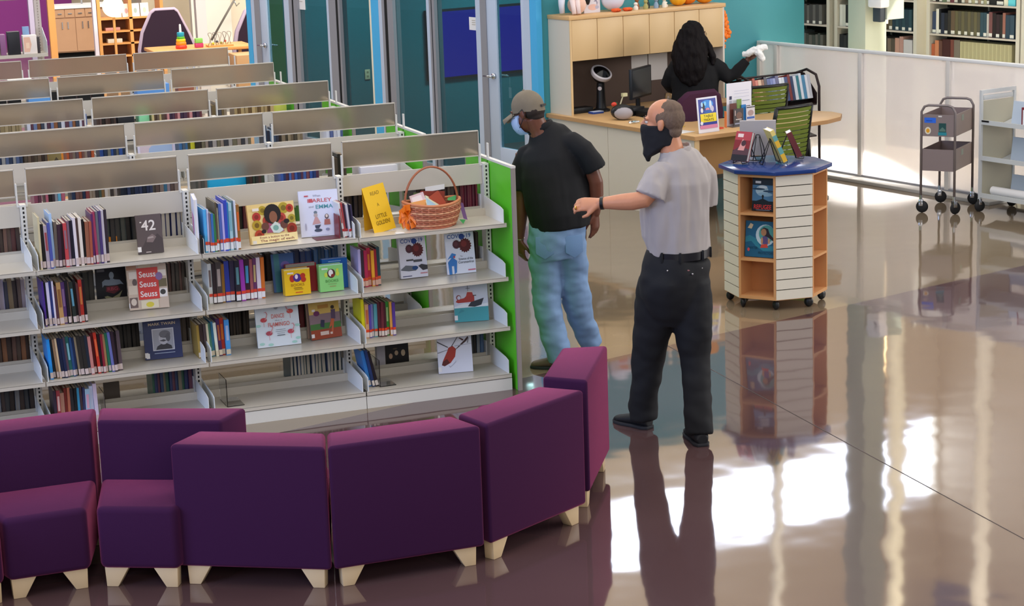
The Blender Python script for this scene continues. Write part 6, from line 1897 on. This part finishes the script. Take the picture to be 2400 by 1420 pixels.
G().ell((.13, -.145, .945), (.022, .004, .006), 10, 5).build('pocket_tab', mat('pocket_red', '8a5a5c', .6), m1)
for x, y, z in ((.035, -.165, .95), (.215, -.09, .945), (.165, -.14, .925)):
    G().ell((x, y, z), (.006, .006, .006), 8, 5).build('rivet', CHROME, m1)
SHB = mat('black_sneaker', '121319', .6)
for hl, to in (((-.075, .165, 0), (-.265, .325, 0)), ((.205, -.185, 0), (.135, .075, 0))):
    g_ = G()
    shoe(g_, hl, to, .046, .082)
    so = organic('shoe', g_, SHB, m1, .006, 3)
    sole(hl, to, .049).build('sole', mat('dark_sole', '23242a', .7), so, bevel=.004)
# gaiter
gt = G(H1)
rs = []
for t in range(28):
    pass
for z0, front, rx, yb, yf in ((-.012, .0, .072, -.088, .112), (-.035, -.004, .072, -.090, .116), (-.075, -.012, .070, -.088, .108), (-.115, -.03, .068, -.086, .098), (-.145, -.055, .066, -.084, .086)):
    ring = []
    for t in range(28):
        a = 2 * PI * t / 28
        cy_, ry = (yf + yb) / 2, (yf - yb) / 2
        y = cy_ + ry * math.sin(a)
        k = max(0, math.sin(a))
        ring.append((rx * math.cos(a), y, z0 + front * k + .018 * (1 - k) * (z0 < -.03) * 1.6))
    rs.append(ring)
gt.rings(rs)
gt.tube([(0, .06, -.10), (0, .078, -.17), (0, .07, -.21)], [(.055, .035), (.040, .024), (.012, .008)], 14, side=(1, 0, 0))
organic('neck_gaiter', gt, mat('black_gaiter', '15161c', .85), m1, .006, 3, .003, (20, 20, 20))
# hair (back and sides)
hg = G(H1)
hg.ell((0, -.048, .022), (.0775, .072, .076), 20, 12)
hg.ell((.0, -.03, .070), (.066, .076, .050), 18, 10)
hg.ell((.056, -.018, .028), (.0225, .050, .046), 14, 8)
hg.ell((-.056, -.018, .028), (.0225, .050, .046), 14, 8)
hg.ell((0, -.06, -.04), (.062, .045, .045), 16, 8)
organic('hair', hg, mat('hair_greying', '6a5648', .75, var=.35, vscale=60, vstretch=(1, 1, .3), bump=.5, bscale=220), m1, .005, 3, .002, (60, 60, 25))
# watch and ring
G().tube([(-.288, -.124, 1.307), (-.305, -.121, 1.306)], [(.034, .036), (.034, .036)], 18).build('watch_band', mat('watch_black', '151517', .4), m1, smooth='auto')
G().tube([(-.432, -.128, 1.285), (-.437, -.127, 1.285)], .0112, 12).build('ring', mat('gold', 'd8b050', .25, metal=1.0), m1, smooth=True)

# ---------------------------------------------------------------- man in black polo
AZ2 = math.radians(21.5)
m2 = thing('person', 'man in olive cap, pale blue mask, black polo and washed jeans, seen from behind', 'person', (4.40, 11.15, 0), -AZ2)
sd2 = (.90, .42, 0)
H2 = hmat((-.082, .03, 1.583), math.radians(66), math.radians(-14), 1.0)
b = G()
head_shape(b, H2)
b.tube([(-.045, .01, 1.56), (-.015, .02, 1.48), (.03, .03, 1.38)], [.058, .062, .08], 16)
b.tube([(-.105, .05, 1.33), (-.125, .05, 1.20), (-.133, .05, 1.05), (-.140, .055, .96), (-.150, .06, .86), (-.152, .062, .80)], [.055, .050, .044, .044, .036, .027], 14)
hand(b, (-.152, .062, .80), (.06, .10, -1), (-.75, -.6, 0), -1, .38, 1.0)
b.tube([(.20, .0, 1.36), (.285, .0, 1.26), (.320, .0, 1.15), (.322, .01, 1.07), (.314, .01, .99), (.310, .01, .95)], [.045, .045, .044, .042, .034, .028], 14)
hand(b, (.310, .01, .95), (-.02, .06, -1), (.55, -.5, .2), 1, .22, 1.0)
loft(b, [(.10, 0, .90, .15, .11), (.085, .02, 1.12, .16, .11), (.06, .04, 1.32, .17, .10), (.03, .05, 1.42, .10, .08)], sd2)
for pts in ([(.03, 0, .95), (.01, 0, .40), (.075, .0, .06)], [(.17, .02, .95), (.19, .1, .37), (.272, .2, .06)]):
    b.tube(pts, [.09, .055, .043], 12)
organic('body', b, SK2, m2, .0055, 4)
face_parts(m2, H2, SK2, mat('brow_black', '1c1412', .8))
s_ = G()
loft(s_, [(.108, 0, .885, .196, .145), (.104, .0, .96, .204, .155), (.085, .015, 1.08, .212, .160), (.068, .03, 1.20, .216, .152), (.060, .04, 1.30, .205, .138), (.052, .045, 1.375, .185, .112), (.028, .045, 1.435, .135, .090), (.0, .04, 1.475, .085, .074), (-.01, .04, 1.50, .066, .064)], sd2, 30)
s_.tube([(-.02, .03, 1.36), (-.085, .04, 1.325), (-.122, .05, 1.24), (-.134, .05, 1.115)], [(.05, .055), (.062, .07), (.066, .075), (.067, .078)], 18)
s_.tube([(.08, .03, 1.40), (.175, .02, 1.395), (.25, .005, 1.345), (.295, .0, 1.28), (.320, .0, 1.228)], [(.05, .055), (.066, .07), (.070, .074), (.070, .074), (.071, .074)], 18)
BPO = mat('black_polo', '0d0e12', .85, bump=.1, bscale=500)
organic('polo_shirt', s_, BPO, m2, .008, 5, .008, (9, 9, 4), 8)
cl = G()
cl.tube([(-.005 + .068 * math.cos(2 * PI * t / 24), .035 + .066 * math.sin(2 * PI * t / 24), 1.488 + .02 * math.cos(2 * PI * t / 24) ) for t in range(24)], [(.026, .010)] * 24, 8, closed=True, side=(0, 0, 1))
cl.build('collar', BPO, m2, smooth=True)
DEN = mat('washed_denim', '7d9cc4', .8, var=.28, vscale=5, bump=.15, bscale=300)
t_ = G()
loft(t_, [(.098, 0, .965, .178, .135), (.085, .0, .90, .182, .145), (.070, .0, .80, .178, .148), (.080, .0, .70, .165, .125)], sd2, 26)
t_.tube([(.010, 0, .84), (.006, 0, .70), (.006, 0, .56), (.010, 0, .40), (.030, 0, .24), (.062, .0, .12), (.076, 0, .055)], [(.108, .115), (.106, .115), (.096, .10), (.085, .09), (.082, .086), (.080, .085), (.072, .078)], 20, side=sd2)
t_.tube([(.150, .01, .84), (.156, .02, .70), (.168, .06, .54), (.190, .10, .37), (.225, .15, .24), (.262, .19, .14), (.275, .20, .095)], [(.100, .115), (.098, .11), (.092, .10), (.088, .092), (.080, .085), (.072, .08), (.062, .07)], 20, side=sd2)
organic('jeans', t_, DEN, m2, .009, 4, .012, (8, 8, 13), 5)
for x in (.0, .175):
    pk = G().prism([(-.055, .0), (-.055, -.10), (0, -.135), (.055, -.10), (.055, 0)], -.003, .003, 'y').build('back_pocket', mat('denim_pocket', '6f90b8', .8, bump=.15, bscale=300), m2, bevel=.002)
    pk.location = (x, -.138 + .02 * (x > .1), .85)
    pk.rotation_euler = (math.radians(-4), 0, math.radians(18 if x > .1 else -4))
LTH = mat('brown_suede', '5c4a3c', .7)
for hl, to in (((.145, .0, 0), (-.105, .045, 0)), ((.315, .155, 0), (.235, .395, 0))):
    g_ = G()
    shoe(g_, hl, to, .045, .085)
    so = organic('shoe', g_, LTH, m2, .006, 3)
    sole(hl, to, .049).build('sole', mat('dark_sole', '23242a', .7), so, bevel=.004)
# cap
cp_ = G(H2)
rs = []
for k in range(9):
    t = k / 8 * PI / 2
    rr = math.cos(t) * .995 + .005
    rs.append([((.0815 * rr) * math.cos(2 * PI * a / 28), -.014 + .103 * rr * math.sin(2 * PI * a / 28), .030 + .100 * math.sin(t)) for a in range(28)])
rs.insert(0, [((.0815) * math.cos(2 * PI * a / 28), -.014 + .103 * math.sin(2 * PI * a / 28), .008 - .022 * max(0, -math.sin(2 * PI * a / 28))) for a in range(28)])
cp_.rings(rs)
CAPM = mat('olive_cap', '7a6f5e', .85, var=.2, vscale=14, bump=.15, bscale=400)
co_ = cp_.build('cap', CAPM, m2, smooth='auto')
br = G(H2)
top_, bot_ = [], []
for j in range(5):
    yy = .080 + .088 * j / 4
    hw = .074 * math.sqrt(max(.02, 1 - (j / 4.25) ** 2))
    row_ = [(hw * (i / 4 - 1), yy - .014 * ((i / 4 - 1) ** 2), .022 - .034 * j / 4 - .024 * (i / 4 - 1) ** 2) for i in range(9)]
    top_.append(row_)
vs = [p for r in top_ for p in r] + [(p[0], p[1], p[2] - .006) for r in top_ for p in r]
fs = []
n_ = 45
for j in range(4):
    for i in range(8):
        a = j * 9 + i
        fs += [(a, a + 1, a + 10, a + 9), (n_ + a, n_ + a + 9, n_ + a + 10, n_ + a + 1)]
edge = [i for i in range(9)] + [9 * j + 8 for j in range(1, 5)] + [36 + i for i in range(7, -1, -1)] + [9 * j for j in range(3, 0, -1)]
for a, c in zip(edge, edge[1:] + edge[:1]):
    fs.append((a, c, n_ + c, n_ + a)[::-1])
br.add(vs, fs)
br.build('brim', CAPM, co_, smooth='auto')
G(H2).ell((0, -.014, .131), (.008, .008, .005), 10, 5).build('button', CAPM, co_, smooth=True)
G(H2).box(-.03, .03, -.121, -.112, .010, .024).build('strap', mat('cap_strap', '2a2824', .6), co_)
hg = G(H2)
hg.ell((0, -.046, -.006), (.0765, .067, .050), 18, 10)
hg.ell((0, -.055, -.04), (.060, .048, .030), 16, 8)
organic('hair', hg, mat('hair_black_short', '2a1f1a', .85), m2, .005, 3)
# mask
mk = G(H2)
rs = []
for z, w_, yo in ((.0, .050, .100), (-.02, .058, .112), (-.045, .060, .116), (-.075, .058, .112), (-.105, .046, .098), (-.122, .03, .082)):
    rs.append((z, w_, yo))
vs, fs = [], []
NN = 13
for z, w_, yo in rs:
    for i in range(NN):
        a = (i / (NN - 1) - .5) * PI * .92
        vs.append((w_ * 1.08 * math.sin(a), yo - .062 * (1 - math.cos(a)) * 1.25, z - .006 * abs(math.sin(a))))
for j in range(len(rs) - 1):
    for i in range(NN - 1):
        a = j * NN + i
        fs.append((a, a + 1, a + NN + 1, a + NN))
n0 = len(vs)
vs += [(x * .95, y - .006, z) for x, y, z in vs]
fs += [tuple(n0 + q for q in f[::-1]) for f in fs[:]]
mk.add(vs, fs)
mo_ = mk.build('face_mask', mat('mask_blue', 'a9c0e4', .8), m2, smooth=True)
lp = G(H2)
for s in (-1, 1):
    lp.tube([(s * .058, .068, -.008), (s * .075, .02, .008), (s * .085, -.012, .024), (s * .085, -.024, -.01), (s * .074, .01, -.045), (s * .05, .06, -.095)], .0024, 6)
lp.build('ear_loops', mat('loop_dark', '22242a', .7), mo_, smooth=True)
G().tube([(-.151, .0615, .812), (-.151, .062, .806)], [(.031, .031), (.031, .031)], 16).build('bracelet', mat('bracelet_metal', 'b09a84', .3, metal=.8), m2, smooth='auto')

# ---------------------------------------------------------------- woman in black
W3 = bw(1.2, -.85, 0)
AZ3 = math.radians(26.1)
m3 = thing('person', 'woman with long dark hair in a black sweater, holding up white wipes behind the desk', 'person', (W3.x, W3.y, 0), -AZ3)
H3 = hmat((-.045, .0, 1.43), math.radians(-62), math.radians(-4), .98)
b = G()
head_shape(b, H3)
b.tube([(-.045, 0, 1.38), (-.045, -.005, 1.30), (-.045, -.01, 1.2)], [.05, .053, .07], 14)
b.tube([(.15, .0, 1.13), (.26, .0, 1.02), (.35, .0, 1.10), (.435, .0, 1.188)], [.05, .045, .036, .026], 12)
hand(b, (.435, .0, 1.188), (.62, -.1, .74), (.3, -.7, -.3), 1, .6, .92)
b.tube([(-.25, 0, 1.12), (-.31, .05, .98), (-.22, .2, .90)], [.05, .045, .03], 12)
hand(b, (-.22, .2, .90), (.3, .9, -.2), (0, 0, 1), 1, .3, .92)
loft(b, [(-.05, 0, .80, .17, .12), (-.05, 0, 1.0, .17, .12), (-.045, 0, 1.15, .16, .10), (-.045, 0, 1.24, .08, .07)], (1, 0, 0))
for s in (-1, 1):
    b.tube([(-.05 + s * .09, 0, .82), (-.05 + s * .09, 0, .42), (-.05 + s * .09, 0, .06)], [.10, .06, .045], 10)
organic('body', b, mat('skin_deep', '5a3424', .45, sss=.04), m3, .006, 4)
face_parts(m3, H3, None, mat('brow_black', '1c1412', .8))
s_ = G()
loft(s_, [(-.05, 0, .82, .215, .165), (-.05, 0, .93, .21, .165), (-.05, 0, 1.04, .225, .165), (-.045, 0, 1.14, .215, .14), (-.045, 0, 1.21, .14, .10), (-.045, 0, 1.255, .075, .07)], (1, 0, 0), 26)
s_.tube([(.11, .0, 1.15), (.19, .0, 1.095), (.262, .0, 1.025), (.31, 0, 1.055), (.37, .0, 1.12), (.425, .0, 1.178)], [.080, .076, .064, .055, .048, .040], 16)
s_.tube([(-.20, .0, 1.15), (-.265, .02, 1.06), (-.305, .05, .985), (-.27, .12, .93), (-.23, .18, .905)], [.080, .072, .060, .05, .042], 16)
organic('sweater', s_, mat('black_sweater', '0c0b0e', .9), m3, .009, 5, .007, (9, 9, 6), 3)
t_ = G()
loft(t_, [(-.05, 0, .86, .20, .15), (-.05, 0, .74, .215, .165), (-.05, 0, .60, .19, .14)], (1, 0, 0), 22)
for s in (-1, 1):
    t_.tube([(-.05 + s * .10, 0, .70), (-.05 + s * .10, 0, .42), (-.05 + s * .10, 0, .06)], [.105, .085, .07], 14)
organic('trousers', t_, mat('black_denim', '101116', .8), m3, .012, 5)
for s in (-1, 1):
    g_ = G()
    shoe(g_, (-.05 + s * .10, -.08, 0), (-.05 + s * .11, .16, 0), .042, .07)
    organic('shoe', g_, SHB, m3, .008, 3)
hg = G()
hg.ell((-.066, -.02, 1.445), (.108, .118, .110), 22, 12)
loft(hg, [(-.075, -.055, 1.47, .11, .085), (-.088, -.075, 1.36, .145, .085), (-.095, -.105, 1.25, .165, .080), (-.085, -.135, 1.12, .150, .060), (-.075, -.150, 1.02, .10, .04), (-.07, -.155, .97, .04, .02)], (1, 0, 0), 22)
loft(hg, [(.03, -.02, 1.41, .026, .05), (.08, -.04, 1.31, .035, .05), (.115, -.06, 1.22, .030, .04), (.12, -.075, 1.15, .012, .02)], (1, 0, 0), 12)
HAIR3 = mat('hair_dark_brown', '0d0607', .65, var=.5, spec=.2, vscale=40, vstretch=(1, 1, .15), bump=.6, bscale=120)
ho = organic('hair', hg, HAIR3, m3, .008, 4, .012, (26, 26, 9), 1)
# glasses
gg = G(H3)
for s in (-1, 1):
    gg.tube([(s * .03 + .02 * math.cos(2 * PI * k / 14), .099, .002 + .016 * math.sin(2 * PI * k / 14)) for k in range(14)], .0018, 6, closed=True)
    gg.tube([(s * .05, .097, .006), (s * .075, .03, .008), (s * .078, -.01, .0)], .0016, 6)
gg.tube([(-.01, .1, .004), (.01, .1, .004)], .0016, 6)
gg.build('glasses', mat('glasses_brown', '3a2418', .4), m3, smooth=True)
# white wipes in her raised hand: a thing of its own
wp_ = thing('cloth_wipes', 'crumpled white wipes held in the raised right hand of the woman in black', 'wipes', (W3.x, W3.y, 0), -AZ3)
q = G()
q.tube([(.385, -.02, 1.235), (.44, -.03, 1.245), (.50, -.03, 1.275), (.56, -.02, 1.293), (.61, -.01, 1.30)], [.022, .03, .034, .032, .022], 14)
q.tube([(.52, -.035, 1.26), (.555, -.045, 1.215), (.58, -.045, 1.175)], [.035, .032, .018], 12)
organic('folded_cloth', q, mat('white_cloth', 'efeeea', .8), wp_, .006, 3, .008, (35, 35, 30))
